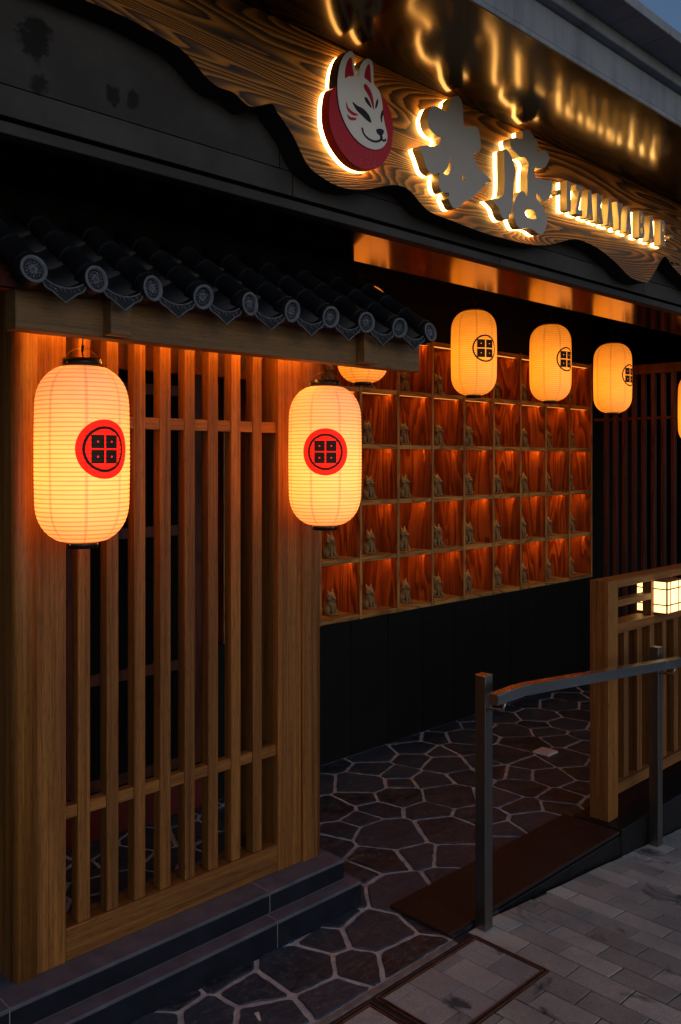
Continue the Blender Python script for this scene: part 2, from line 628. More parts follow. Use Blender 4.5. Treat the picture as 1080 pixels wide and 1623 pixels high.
def thing(name, loc, label=None, cat=None, group=None, kind=None):
    o = bpy.data.objects.new(name, None)
    o.empty_display_size = .1
    o.location = loc
    COL.objects.link(o)
    ORG[o] = Vector(loc)
    return tag(o, label, cat, group, kind)


def copy_tree(o, parent=None, label=None):
    c = o.copy(); COL.objects.link(c); c.parent = parent
    ORG[c] = ORG.get(o, Vector())
    if label: c['label'] = label
    for ch in o.children:
        copy_tree(ch, c)
    return c
BOARD= [(1.0407, 2.6939), (1.1511, 2.6923), (1.2417, 2.6795), (1.2986, 2.6711), (1.3476, 2.6493), (1.388, 2.6203), (1.4293, 2.6042), (1.4824, 2.6045), (1.515, 2.5897), (1.5483, 2.5835), (1.6169, 2.6117), (1.6403, 2.5931), (1.7003, 2.5421), (1.7548, 2.4726), (1.8135, 2.4487), (1.8849, 2.436), (1.99, 2.4471), (2.1253, 2.4933), (2.2123, 2.4949), (2.3064, 2.4469), (2.4434, 2.4367), (2.678, 2.4281), (2.9655, 2.4414), (3.1255, 2.4789), (3.2636, 2.518), (3.4413, 2.5107), (3.598, 2.4732), (3.7308, 2.4286), (3.8695, 2.4238), (3.9101, 2.4372), (3.9609, 2.48), (4.0618, 2.5743), (4.1159, 2.5645), (4.1505, 2.5513), (4.1923, 2.5674), (4.2496, 2.5572)]
K1= [(2.3861, 2.8399), (2.4078, 2.8487), (2.424, 2.8424), (2.4346, 2.8228), (2.4387, 2.7938), (2.4404, 2.759), (2.4552, 2.7569), (2.4969, 2.769), (2.518, 2.7684), (2.5308, 2.7549), (2.5376, 2.7283), (2.5393, 2.703), (2.5265, 2.6844), (2.4969, 2.6721), (2.5095, 2.6496), (2.5308, 2.6289), (2.5652, 2.6162), (2.6028, 2.5987), (2.5739, 2.5897), (2.5609, 2.579), (2.5393, 2.5563), (2.5137, 2.538), (2.4969, 2.5216), (2.4635, 2.5009), (2.4469, 2.496), (2.4265, 2.4767), (2.3982, 2.461), (2.3782, 2.462), (2.3647, 2.4766), (2.3544, 2.4868), (2.3599, 2.5052), (2.3387, 2.5017), (2.3208, 2.5018), (2.3077, 2.5161), (2.3038, 2.5421), (2.3077, 2.5625), (2.2923, 2.555), (2.2771, 2.5496), (2.2582, 2.5535), (2.2432, 2.5621), (2.2357, 2.5748), (2.2209, 2.5999), (2.2062, 2.6226), (2.2209, 2.632), (2.2469, 2.6385), (2.2733, 2.6417), (2.3, 2.6533), (2.3154, 2.6718), (2.3131, 2.6834), (2.2923, 2.6829), (2.2733, 2.6877), (2.2567, 2.6978), (2.2469, 2.7169), (2.2469, 2.7361), (2.2619, 2.7644), (2.2733, 2.7763), (2.3038, 2.781), (2.327, 2.7777), (2.3489, 2.7774), (2.3599, 2.7992), (2.3662, 2.8208)]
K1H= [[(2.3662, 2.6278), (2.3718, 2.6143), (2.3678, 2.5911), (2.3544, 2.5658), (2.3309, 2.5668), (2.3505, 2.587), (2.3599, 2.609)], [(2.4346, 2.5875), (2.4428, 2.5783), (2.4535, 2.5696), (2.4404, 2.5616), (2.433, 2.5736)]]
K2A= [(2.6809, 2.7319), (2.6993, 2.7364), (2.7224, 2.7217), (2.7364, 2.7036), (2.7505, 2.68), (2.7533, 2.6645), (2.7411, 2.6186), (2.7364, 2.5692), (2.7317, 2.536), (2.7224, 2.5126), (2.7103, 2.4942), (2.7085, 2.4842), (2.6809, 2.4789), (2.6582, 2.492), (2.6492, 2.5087), (2.6357, 2.5192), (2.6108, 2.5298), (2.6002, 2.5344), (2.6223, 2.5416), (2.6447, 2.5473), (2.6718, 2.5636), (2.6809, 2.5841), (2.6828, 2.6324), (2.6809, 2.6798), (2.6809, 2.7117)]
K2B= [(2.8028, 2.834), (2.8416, 2.8453), (2.8662, 2.8341), (2.8961, 2.8168), (2.9031, 2.799), (2.9011, 2.7791), (2.9263, 2.7892), (2.9518, 2.7971), (2.9723, 2.7909), (2.9806, 2.7731), (2.9672, 2.7473), (2.9467, 2.7284), (2.9111, 2.7173), (2.8811, 2.7104), (2.8861, 2.6782), (2.9314, 2.68), (2.9723, 2.6852), (3.0015, 2.6928), (3.0015, 2.6758), (2.9931, 2.6342), (2.9723, 2.6129), (2.9415, 2.598), (2.9212, 2.605), (2.8961, 2.6193), (2.8911, 2.6015), (2.9212, 2.5855), (2.9467, 2.5682), (2.9641, 2.5378), (2.962, 2.5092), (2.9467, 2.4838), (2.9314, 2.4698), (2.9061, 2.4653), (2.8811, 2.4719), (2.8416, 2.4757), (2.8028, 2.4685), (2.7741, 2.4659), (2.7552, 2.4813), (2.7411, 2.5055), (2.7383, 2.5265), (2.7458, 2.555), (2.7646, 2.5832), (2.7836, 2.6008), (2.798, 2.6066), (2.8125, 2.6042), (2.827, 2.5936), (2.8299, 2.6162), (2.8299, 2.6601), (2.8338, 2.6939), (2.8397, 2.7172), (2.8221, 2.7323), (2.8028, 2.7358), (2.7836, 2.7285), (2.7599, 2.7362), (2.7317, 2.7455), (2.7196, 2.7639), (2.7178, 2.7795), (2.7317, 2.7874), (2.7646, 2.7969), (2.7884, 2.7949), (2.8028, 2.8013), (2.8009, 2.8226)]
K2H= [[(2.8173, 2.5368), (2.8514, 2.5491), (2.8761, 2.5458), (2.8911, 2.5209), (2.8465, 2.5135), (2.8202, 2.521)]]
DISC= [(1.8199, 2.7045), (1.8067, 2.6892), (1.7988, 2.6605), (1.7962, 2.6295), (1.7978, 2.5998), (1.8067, 2.5719), (1.8252, 2.5426), (1.852, 2.5187), (1.8846, 2.4997), (1.9178, 2.492), (1.9516, 2.492), (1.986, 2.4992), (2.021, 2.5181), (2.0446, 2.5438), (2.0656, 2.5792), (2.0747, 2.6179), (2.0777, 2.6552), (2.0686, 2.6893), (2.0536, 2.7134), (2.0328, 2.7356), (2.0151, 2.7425), (1.9917, 2.7476), (1.9573, 2.7433), (1.9011, 2.7325), (1.8466, 2.7162)]
MASK= [(1.8709, 2.8236), (1.8873, 2.8308), (1.8956, 2.8238), (1.8984, 2.7976), (1.9039, 2.7721), (1.9094, 2.7649), (1.915, 2.7678), (1.9234, 2.7938), (1.9374, 2.8158), (1.9573, 2.8311), (1.9744, 2.8295), (1.9813, 2.8158), (1.9831, 2.7886), (1.986, 2.7618), (2.0034, 2.751), (2.0151, 2.7385), (2.0239, 2.709), (2.0268, 2.6778), (2.0357, 2.6481), (2.0458, 2.6226), (2.0446, 2.6022), (2.0328, 2.5831), (2.0121, 2.5679), (1.9802, 2.5588), (1.9402, 2.5599), (1.9011, 2.5734), (1.8737, 2.5934), (1.852, 2.6183), (1.8359, 2.6482), (1.8295, 2.6807), (1.8279, 2.7107), (1.8305, 2.7419), (1.8386, 2.7749), (1.852, 2.8021)]
EAR1= [(1.8601, 2.7414), (1.8585, 2.7581), (1.8655, 2.7872), (1.8791, 2.8089), (1.8873, 2.8076), (1.8901, 2.7834), (1.8956, 2.7599), (1.8737, 2.7513)]
EAR2= [(1.9431, 2.7685), (1.9459, 2.789), (1.9573, 2.8122), (1.9658, 2.8129), (1.9687, 2.7921), (1.9716, 2.7614), (1.9573, 2.765)]
STRIPE= [(1.9402, 2.7461), (1.9516, 2.7495), (1.9687, 2.7368), (1.9802, 2.7165), (1.9848, 2.6821), (1.9773, 2.6919), (1.963, 2.7155), (1.9431, 2.7332)]
BROW1= [(1.9431, 2.7089), (1.9544, 2.709), (1.9658, 2.6985), (1.9744, 2.684), (1.9601, 2.689), (1.9459, 2.6987)]
BROW2= [(2.0005, 2.7203), (2.0034, 2.7112), (1.9975, 2.6936), (1.9906, 2.6877), (1.9929, 2.7042)]
EYE1= [(1.8901, 2.6789), (1.9122, 2.6735), (1.9346, 2.672), (1.9573, 2.6626), (1.9687, 2.65), (1.9716, 2.6381), (1.9516, 2.6414), (1.929, 2.6509), (1.9067, 2.6603)]
EYE2= [(2.0239, 2.693), (2.0151, 2.6746), (2.0151, 2.6586), (2.0198, 2.6519), (2.0221, 2.6685), (2.0268, 2.6818)]
CHEEK1= [(1.8655, 2.6719), (1.8709, 2.6581), (1.8901, 2.6499), (1.915, 2.6471), (1.8956, 2.6398), (1.8737, 2.6453), (1.8639, 2.658)]
CHEEK2= [(1.8682, 2.6361), (1.8791, 2.6314), (1.9067, 2.6351), (1.9011, 2.627), (1.8819, 2.6225), (1.8709, 2.6273)]
NOSE= [(1.9946, 2.6232), (2.0151, 2.6314), (2.0298, 2.6285), (2.0239, 2.6149), (2.0151, 2.6086), (2.0005, 2.6128)]
MOUTH= [(1.9318, 2.6126), (1.9402, 2.5952), (1.963, 2.5853), (1.9917, 2.5855), (2.0151, 2.5966), (2.021, 2.6101)]
MOUTH2= [(2.018, 2.6014), (2.0298, 2.5976), (2.0399, 2.605)]

# ================================================================== GROUND, PAVEMENT, FLOOR
SL = .085                                    # the street falls away to the right of x = 2.5


def gz(x):
    return 0.0 if x < 2.5 else (-SL * (x - 2.5) if x < 9 else -SL * 6.5)


bm = bmesh.new()
xs_ = [-80, -20, 2.5, 9, 30, 120]
rows = []
for yy in (-90, -3, 1.84):
    rows.append([bm.verts.new((x, yy, gz(x) - .0045)) for x in xs_])
for a, b in zip(rows, rows[1:]):
    for i in range(len(xs_) - 1):
        bm.faces.new((a[i], a[i + 1], b[i + 1], b[i]))
pavement = part('pavement', bm, M['joint'], origin=(2.5, 1, -.0045))
tag(pavement, kind='structure')

bm = bmesh.new()
v = [bm.verts.new(p) for p in ((-120, -120, -.75), (160, -120, -.75), (160, 160, -.75), (-120, 160, -.75))]
bm.faces.new(v)
tag(part('ground', bm, M['joint']), kind='structure')

# floor slab under the entrance, cement bed between the stones
bm = bbox(.2, 2.34, 1.838, 5.2, -.6, -.0016, 0)
floor = part('floor', bm, M['grout'])
tag(floor, kind='structure')
bm = bbox(2.3405, 9.0, 1.99, 5.2, -.7, -.0018, 0)
part('bed', bm, M['grout'], floor)
bm = bbox(2.3405, 9.0, 1.846, 1.9895, -.74, -.004, .003)
part('edge_slab', bm, M['granite'], floor)
bm = bbox(-.5, 2.335, 1.812, 1.8375, -.05, .001, .003)
part('cement_edging', bm, M['curb_strip'], floor)


# ---- irregular slate stones: Voronoi cells clipped to the floor, each one an object
def clip(poly, n, c):
    out = []
    for i in range(len(poly)):
        a, b = poly[i], poly[(i + 1) % len(poly)]
        da, db = a[0] * n[0] + a[1] * n[1] - c, b[0] * n[0] + b[1] * n[1] - c
        if da <= 0: out.append(a)
        if (da < 0 < db) or (db < 0 < da):
            t = da / (da - db)
            out.append((a[0] + (b[0] - a[0]) * t, a[1] + (b[1] - a[1]) * t))
    return out


def area(p):
    return .5 * sum(p[i][0] * p[(i + 1) % len(p)][1] - p[(i + 1) % len(p)][0] * p[i][1] for i in range(len(p)))


rs = random.Random(21)
sites = []
tries = 0
while tries < 14000:
    tries += 1
    p = (rs.uniform(.95, 6.0), rs.uniform(1.80, 3.42))
    rad = rs.choice((.065, .09, .105, .12, .135))
    if all((p[0] - q[0]) ** 2 + ((p[1] - q[1]) * 1.08) ** 2 > (rad + q[2]) ** 2 for q in sites):
        sites.append((p[0], p[1], rad))
nst = 0
for i, s in enumerate(sites):
    poly = [(.9, 1.842), (5.94, 1.842), (5.94, 3.36), (.9, 3.36)]
    for j, q in enumerate(sites):
        if i == j: continue
        dx, dy = q[0] - s[0], q[1] - s[1]
        L = math.hypot(dx, dy)
        if L > .7: continue
        nx, ny = dx / L, dy / L
        h_ = .5 + (s[2] ** 2 - q[2] ** 2) / (2 * L * L)      # power diagram: big stones keep more room
        c = (s[0] + (q[0] - s[0]) * h_) * nx + (s[1] + (q[1] - s[1]) * h_) * ny
        poly = clip(poly, (nx, ny), c - .0062 - .0045 * rs.random())
        if len(poly) < 3: break
    if len(poly) < 3 or area(poly) < .0025: continue
    if all(x < 2.2 and 2.26 < y < 2.4 for x, y in poly): continue
    if all(x > 2.36 and y < 2.10 for x, y in poly): continue       # under the steel plate
    # uneven chipped outline
    pts = []
    for k in range(len(poly)):
        a, b = poly[k], poly[(k + 1) % len(poly)]
        L = math.hypot(b[0] - a[0], b[1] - a[1])
        if L < .012: pts.append(a); continue
        nx, ny = (b[1] - a[1]) / L, -(b[0] - a[0]) / L
        pts.append((a[0] + (b[0] - a[0]) * .06, a[1] + (b[1] - a[1]) * .06))
        m = max(1, int(L / .035))
        for h in range(1, m + 1):
            f = .06 + .88 * h / (m + 1)
            o = rs.uniform(-.0035, .0018)
            pts.append((a[0] + (b[0] - a[0]) * f + nx * o, a[1] + (b[1] - a[1]) * f + ny * o))
        pts.append((a[0] + (b[0] - a[0]) * .94, a[1] + (b[1] - a[1]) * .94))
    bm = bmesh.new()
    cx = sum(p[0] for p in pts) / len(pts); cy = sum(p[1] for p in pts) / len(pts)
    tx, ty = rs.uniform(-.010, .010), rs.uniform(-.010, .010)
    top, mid, low = [], [], []
    for p in pts:
        zt = .001 + (p[0] - cx) * tx + (p[1] - cy) * ty + rs.uniform(-.0006, .0006)
        q = (cx + (p[0] - cx) * .975, cy + (p[1] - cy) * .975)
        top.append(bm.verts.new((q[0], q[1], zt + .002)))
        mid.append(bm.verts.new((p[0], p[1], max(zt - .0002, -.0008))))
        low.append(bm.verts.new((p[0], p[1], -.012)))
    cv = bm.verts.new((cx, cy, .0032))
    n = len(pts)
    for k in range(n):
        j = (k + 1) % n
        bm.faces.new((cv, top[k], top[j]))
        bm.faces.new((top[k], mid[k], mid[j], top[j]))
        bm.faces.new((mid[k], low[k], low[j], mid[j]))
    o = part('paving_stone', bm, M['slate'], floor, origin=(cx, cy, 0))
    nst += 1
print('stones', nst)

# gravel swept into a corner of one stone
bm = bmesh.new()
rg = random.Random(3)
for k in range(150):
    t = rg.random(); w = (1 - abs(2 * t - 1)) * .018 + .006
    x = 2.42 + .16 * t + rg.gauss(0, w * .5); y = 2.50 - .02 * t + rg.gauss(0, w * .6)
    r = rg.uniform(.0012, .0035)
    bmesh.ops.create_icosphere(bm, subdivisions=1, radius=r, matrix=Matrix.Translation((x, y, .003 + r * .4)))
tag(part('gravel', bm, M['grit']), kind='stuff')

# ---- lids (recessed paver trays) in rusty angle iron
LIDS = [(1.916, 2.410, 1.512, 1.800), (1.402, 1.896, 1.512, 1.800)]
lid_labels = ['paver filled inspection lid in rusty angle iron frame at foot of front rail post',
              'paver filled inspection lid at bottom edge, cut by picture, left of the whole lid']
for (x0, x1, y0, y1), lab in zip(LIDS, lid_labels):
    t = thing('inspection_lid', ((x0 + x1) / 2, (y0 + y1) / 2, 0), lab, 'manhole cover', 'inspection lids in the pavement')
    w = .0042
    bm = bmesh.new()
    box(bm, x0, x1, y0, y0 + w, -.02, .0025); box(bm, x0, x1, y1 - w, y1, -.02, .0025)
    box(bm, x0, x0 + w, y0 + w, y1 - w, -.02, .0025); box(bm, x1 - w, x1, y0 + w, y1 - w, -.02, .0025)
    part('frame', bm, M['rust'], t)
    g = .012
    bm = bmesh.new()
    for (a, b, c, d) in ((x0 + g, x1 - g, y0 + g, y0 + g + .004), (x0 + g, x1 - g, y1 - g - .004, y1 - g),
                         (x0 + g, x0 + g + .004, y0 + g + .004, y1 - g - .004), (x1 - g - .004, x1 - g, y0 + g + .004, y1 - g - .004)):
        box(bm, a, b, c, d, -.02, .0035)
    part('tray_rim', bm, M['rust'], t)
    ix0, ix1, iy0, iy1 = x0 + g + .005, x1 - g - .005, y0 + g + .005, y1 - g - .005
    nx = 4; pw = (ix1 - ix0) / nx
    for i in range(nx):
        cuts = [iy0, iy0 + (.13 if i % 2 else .055), iy0 + (.13 if i % 2 else .055) + .16, iy1]
        cuts = sorted(set(min(c, iy1) for c in cuts))
        for a, b in zip(cuts, cuts[1:]):
            if b - a < .02: continue
            bm = bbox(ix0 + i * pw + .0012, ix0 + (i + 1) * pw - .0012, a + .0012, b - .0012, -.02, .001 + random.uniform(-.0006, .0006), .0016)
            part('inlay_paver', bm, M['paver_lid'], t)
    # dark gap under the tray
    part('pit', bbox(x0 + w, x1 - w, y0 + w, y1 - w, -.03, -.0038, 0), M['black'], t)

# ---- pavers
rb = random.Random(5)
PX, PY = .0985, .186
near, far = [], []
col_ = -60
while True:
    X0 = 2.412 + col_ * PX
    col_ += 1
    if X0 > 9.0: break
    if X0 < -2: continue
    off = (PY / 2 if col_ % 2 else 0) + rb.uniform(-.012, .012)
    yy = 1.840 + off % PY + PY * .5
    while yy > -3.0:
        a, b = yy - PY, min(yy, 1.838 if X0 > 2.40 else 1.808)
        yy -= PY
        x0, x1 = X0 + .0024, X0 + PX - .0024
        if b - a < .012: continue
        segs = [(a + .0020, b - .0020)]
        for (lx0, lx1, ly0, ly1) in LIDS:
            if x1 > lx0 + .004 and x0 < lx1 - .004:
                ns = []
                for (p, q) in segs:
                    if q <= ly0 or p >= ly1: ns.append((p, q)); continue
                    if p < ly0 - .01: ns.append((p, ly0 - .003))
                    if q > ly1 + .01: ns.append((ly1 + .003, q))
                segs = ns
        for (p, q) in segs:
            if q - p < .012: continue
            (near if (1.1 < x0 < 5.2 and p > .62) else far).append((x0, x1, p, q))
print('pavers', len(near), len(far))


def paver_bm(bm, x0, x1, y0, y1, rr, c=.0018):
    zt = [rr.uniform(-.0012, .0012) for _ in range(4)]
    j = lambda: rr.uniform(-.0009, .0009)
    P = [(x0, y0), (x1, y0), (x1, y1), (x0, y1)]
    top, mid, low = [], [], []
    for k, (x, y) in enumerate(P):
        sx = c if x == x0 else -c; sy = c if y == y0 else -c
        jx, jy = j(), j()
        g = gz(x)
        top.append(bm.verts.new((x + sx + jx, y + sy + jy, g + zt[k])))
        mid.append(bm.verts.new((x + jx, y + jy, g + zt[k] - c)))
        low.append(bm.verts.new((x + jx, y + jy, g - .012)))
    bm.faces.new(top)
    for k in range(4):
        l = (k + 1) % 4
        bm.faces.new((top[k], mid[k], mid[l], top[l])); bm.faces.new((mid[k], low[k], low[l], mid[l]))


near.sort(key=lambda r: (r[0] - 2.3) ** 2 + (r[2] - 1.7) ** 2)
far += near[290:]
for (x0, x1, p, q) in near[:290]:
    bm = bmesh.new(); paver_bm(bm, x0, x1, p, q, rb)
    part('brick', bm, M['paver'], pavement)
bm = bmesh.new()
for r in far: paver_bm(bm, *r, rb)
o = part('far_bricks', bm, M['paver'], pavement)
o['kind'] = 'stuff'

# ---- steel ramp plate, granite kerb at the fence
t = tag(part('ramp_plate', bbox(2.333, 3.50, 1.848, 2.118, .002, .016, .003), M['plate']),
        'dark rust brown steel ramp plate lying between slate floor and front rail', 'ramp plate')
t = tag(part('granite_kerb', bbox(3.503, 9.0, 1.8405, 2.075, -.74, .022, .003), M['granite']),
        'polished black granite kerb under the slatted fence at right', 'kerb')
tag(part('floor_socket', bbox(4.135, 4.235, 2.60, 2.70, .002, .014, .003), M['plastic'], origin=(4.185, 2.65, .002)),
    'small white square plastic floor box on slate near the fence', 'floor box')
bm = bmesh.new()
v = [bm.verts.new(p) for p in ((1.60, 1.955, .0035), (1.606, 1.951, .0035), (1.625, 1.985, .005), (1.612, 1.99, .0045))]
w_ = [bm.verts.new(x.co + Vector((0, 0, .0008))) for x in v]
bm.faces.new(v[::-1]); bm.faces.new(w_)
for i in range(4): bm.faces.new((v[i], v[(i + 1) % 4], w_[(i + 1) % 4], w_[i]))
tag(part('paper_scrap', bm, M['plastic']), 'tiny white paper sliver on slate before the stone steps', 'litter')
bm = bmesh.new()
bmesh.ops.create_icosphere(bm, subdivisions=1, radius=.006, matrix=Matrix.Translation((1.985, 2.04, .004)) @ Matrix.Diagonal((1, .6, .25, 1)))
tag(part('fallen_leaf', bm, M['leaf']), 'tiny orange leaf fragment on slate before the steps', 'leaf')

# ================================================================== STEPS under the lattice
steps = thing('stone_steps', (1.6, 2.3, 0), 'two shallow blue black tiled steps under the lattice screen', 'steps')
XB = [-1.0, .318, 1.010, 1.886, 9]


def step_run(y0, y1, z0, z1, xend, breaks):
    xs = [-1.2] + [b for b in breaks if b < xend - .05] + [xend]
    for a, b in zip(xs, xs[1:]):
        part('riser_tile', bbox(a + .0014, b - .0014, y0, y0 + .012, z0, z1 - .0125, .0012), M['step_side'], steps)
        part('tread_tile', bbox(a + .0014, b - .0014, y0 - .001, y1, z1 - .012, z1, .0022, 2), M['step_top'], steps)
    # return along the right end
    part('riser_tile', bbox(xend - .0125, xend - .0005, y0 + .013, 2.62, z0, z1 - .0125, .0012), M['step_side'], steps)
    part('joint_filler', bbox(-1.2, xend - .0128, y0 + .0022, 2.60, z0 + .0005, z1 - .0014, 0), M['step_joint'], steps)


step_run(2.205, 2.259, -.004, .0915, 2.280, [.995, 1.886])
step_run(2.261, 2.62, .0917, .162, 2.248, [1.010, 1.900])
part('tread_tile', bbox(2.2495, 2.279, 2.2595, 2.62, .0797, .0914, .002), M['step_top'], steps)

# ================================================================== LATTICE SCREEN
lat = thing('lattice_screen', (1.63, 2.36, .162), 'tall oak lattice screen between two rounded pillars behind the big lanterns', 'lattice screen')
YL = 2.36
slats = [(.5332, .5487), (.5723, .5886), (.6117, .6284), (.6508, .6676), (.6902, .7063), (.7293, .7455), (.7685, .7859), (.8077, .8253)]
PITCH = .0925
s0 = None
xs0 = [(a + b) / 2 * YL for a, b in slats]
for i, xc in enumerate(xs0):
    if s0 is None:
        s0 = part('slat', bbox(xc - .0195, xc + .0195, YL, YL + .040, .2562, 2.03, .0018), M['oak_z'], lat)
        sz = ORG[s0].z
    else:
        inst(s0, 'slat', (xc, YL + .02, sz), lat)
edges = [1.2155] + [x for xc in xs0 for x in (xc - .0195, xc + .0195)] + [2.0135]
for k in range(0, len(edges), 2):
    a, b = edges[k], edges[k + 1]
    part('cross_rail', bbox(a + .0003, b - .0003, YL + .004, YL + .036, 1.697, 1.733, .0012), M['oak_x'], lat)
    part('cross_rail', bbox(a + .0003, b - .0003, YL + .004, YL + .036, .567, .603, .0012), M['oak_x'], lat)
part('bottom_beam', bbox(1.2158, 2.0132, YL - .006, YL + .075, .1625, .2555, .002), M['oak_x'], lat)
part('top_header', bbox(1.2158, 2.0132, YL + .075, YL + .10, 1.886, 2.06, .001), M['darkwood'], lat)
part('stile', bbox(1.125, 1.2152, YL - .008, YL + .26, .1623, 2.06, .0015), M['oak_z'], lat)
part('stile', bbox(2.0138, 2.121, YL - .008, YL + .26, .1623, 2.06, .0015), M['oak_z'], lat)


def pillar(x0, x1, left):
    bm = bmesh.new()
    y0, y1 = YL - .016, YL + .30
    r = .030
    pts = []
    if left:
        pts += [(x1, y1), (x0, y1)]
        for k in range(9):
            a = math.pi + k / 8 * math.pi / 2
            pts.append((x0 + r + r * math.cos(a), y0 + r + r * math.sin(a)))
        pts.append((x1, y0))
    else:
        pts += [(x0, y1), (x0, y0)]
        for k in range(9):
            a = -math.pi / 2 + k / 8 * math.pi / 2
            pts.append((x1 - r + r * math.cos(a), y0 + r + r * math.sin(a)))
        pts.append((x1, y1))
    A = [bm.verts.new((x, y, .1622)) for x, y in pts]; B = [bm.verts.new((x, y, 2.16)) for x, y in pts]
    n = len(pts)
    for i in range(n):
        f = bm.faces.new((A[i], A[(i + 1) % n], B[(i + 1) % n], B[i])); f.smooth = 2 <= i <= n - 2
    bm.faces.new(A[::-1]); bm.faces.new(B)
    return part('rounded_pillar', bm, M['oak_z'], lat)


pillar(1.062, 1.1247, True)
pillar(2.1213, 2.222, False)

# lit strip hidden behind the eaves beam
strip = tag(part('eave_light_strip', bbox(1.10, 2.16, 2.285, 2.295, 2.012, 2.018, 0), M['led_eave']),
            'warm light strip tucked under the tiled canopy above the lattice', 'light strip')

# ================================================================== TILED CANOPY
can = thing('tiled_canopy', (1.647, 2.02, 1.91), 'small canopy of dark round roof tiles on oak beam over the lattice', 'tiled canopy')
part('eaves_beam', bbox(.915, 2.380, 2.018, 2.075, 1.912, 2.008, .002), M['oak_beam'], can)
for x0, x1 in ((1.144, 1.203), (2.061, 2.126)):
    part('tie_beam_end', bbox(x0, x1, 1.980, 2.0172, 1.917, 2.02, .0015), M['oak_beam'], can)
S_ = .615                                   # roof pitch
cs, sn = 1 / math.hypot(1, S_), S_ / math.hypot(1, S_)
RY0, RZ0 = 1.95, 2.041
NR = 10
XT = [.922 + i * .158 for i in range(NR)]
SEG = .105                                  # tile length down the slope
NS = 4


def roof_pt(x, s, h=0.0):
    """s metres up the slope from the eave, h metres above the tube axis"""
    return Vector((x, RY0 + s * cs - h * sn, RZ0 + s * sn + h * cs))


# deck and barge boards
bm = bmesh.new()
ex = (.872, 2.40)
c = [roof_pt(x, s, h) for x in ex for s in (.03, .455) for h in (-.060, -.040)]
vs = [bm.verts.new(p) for p in c]
for f in ((0, 1, 3, 2), (4, 6, 7, 5), (0, 4, 5, 1), (2, 3, 7, 6), (0, 2, 6, 4), (1, 5, 7, 3)):
    bm.faces.new([vs[i] for i in f])
part('roof_deck', bm, M['darkwood'], can)
for x0, x1 in ((.838, .868),):
    bm = bmesh.new()
    c = [roof_pt(x, s, h) for x in (x0, x1) for s in (.10, .47) for h in (-.095, -.020)]
    vs = [bm.verts.new(p) for p in c]
    for f in ((0, 1, 3, 2), (4, 6, 7, 5), (0, 4, 5, 1), (2, 3, 7, 6), (0, 2, 6, 4), (1, 5, 7, 3)):
        bm.faces.new([vs[i] for i in f])
    part('barge_board', bm, M['redwood'], can)
bm = bbox(.88, 2.39, 2.08, 2.11, 2.015, 2.06, .001)
part('wall_plate', bm, M['redwood'], can)


def cover_tile(x, k):
    """half-round cover tile, overlapping the one below by a lip"""
    bm = bmesh.new()
    n = 14
    r0, r1 = .033, .030
    s0_, s1_ = k * SEG + .020, (k + 1) * SEG + .026
    rings = [(s0_, r0 + .0015), (s0_ + .006, r0 + .002), (s0_ + .012, r0 - .0005), (s1_, r1)]
    prev = None
    for s, r in rings:
        ring = []
        for i in range(n + 1):
            a = math.radians(-25) + i / n * math.radians(230)
            ring.append(bm.verts.new(roof_pt(x + r * math.cos(a), s, r * math.sin(a))))
        if prev:
            for i in range(n):
                f = bm.faces.new((prev[i], prev[i + 1], ring[i + 1], ring[i])); f.smooth = True
        else:
            first = ring
        prev = ring
    cc = bm.verts.new(roof_pt(x, s0_, 0))
    for i in range(n): bm.faces.new((cc, first[i + 1], first[i]))
    bm.faces.new((cc, first[0], first[n]))
    return bm


c0 = part('cover_tile', cover_tile(XT[0], 0), M['tile'], can, origin=roof_pt(XT[0], 0))
for i, x in enumerate(XT):
    for k in range(NS):
        if i == 0 and k == 0: continue
        o = inst(c0, 'cover_tile', roof_pt(x, k * SEG), can)
        o.rotation_euler = (random.uniform(-.01, .01), 0, random.uniform(-.012, .012))


def pan_tile(xm, k):
    bm = bmesh.new()
    w = .158 / 2 - .022
    s0_, s1_ = k * SEG, (k + 1) * SEG + .006
    n = 10
    T, B = [], []
    for s, dh in ((s0_, .004), (s1_, .0)):
        a_, b_ = [], []
        for i in range(n + 1):
            t = -1 + 2 * i / n
            h = -.036 + .030 * t * t + dh
            a_.append(bm.verts.new(roof_pt(xm + t * w, s, h))); b_.append(bm.verts.new(roof_pt(xm + t * w, s, h - .008)))
        T.append(a_); B.append(b_)
    for i in range(n):
        f = bm.faces.new((T[0][i], T[0][i + 1], T[1][i + 1], T[1][i])); f.smooth = True
        f = bm.faces.new((B[0][i + 1], B[0][i], B[1][i], B[1][i + 1])); f.smooth = True
        bm.faces.new((T[0][i], B[0][i], B[0][i + 1], T[0][i + 1]))
    return bm


p0 = None
XM = [(a + b) / 2 for a, b in zip(XT, XT[1:])]
for i, x in enumerate(XM):
    for k in range(NS):
        if p0 is None: p0 = part('pan_tile', pan_tile(x, 0), M['tile'], can, origin=roof_pt(x, 0))
        else: inst(p0, 'pan_tile', roof_pt(x, k * SEG), can)


def end_disc():
    """round eave tile: disc, raised rim; faces the street (-Y), origin at centre"""
    bm = bmesh.new()
    n = 36
    prof = [(0, -.004), (.0225, -.004), (.0245, -.0045), (.0255, -.0095), (.0275, -.011), (.0315, -.011), (.0333, -.0095), (.0335, .034), (.030, .036)]
    prev = None
    for r, y in prof:
        if r == 0:
            ring = [bm.verts.new((0, y, 0))]
        else:
            ring = [bm.verts.new((r * math.cos(2 * math.pi * i / n), y, r * math.sin(2 * math.pi * i / n))) for i in range(n)]
        if prev:
            for i in range(n):
                j = (i + 1) % n
                if len(prev) == 1: f = bm.faces.new((prev[0], ring[i], ring[j]))
                else: f = bm.faces.new((prev[i], ring[i], ring[j], prev[j]))
                f.smooth = True
        prev = ring
    return bm


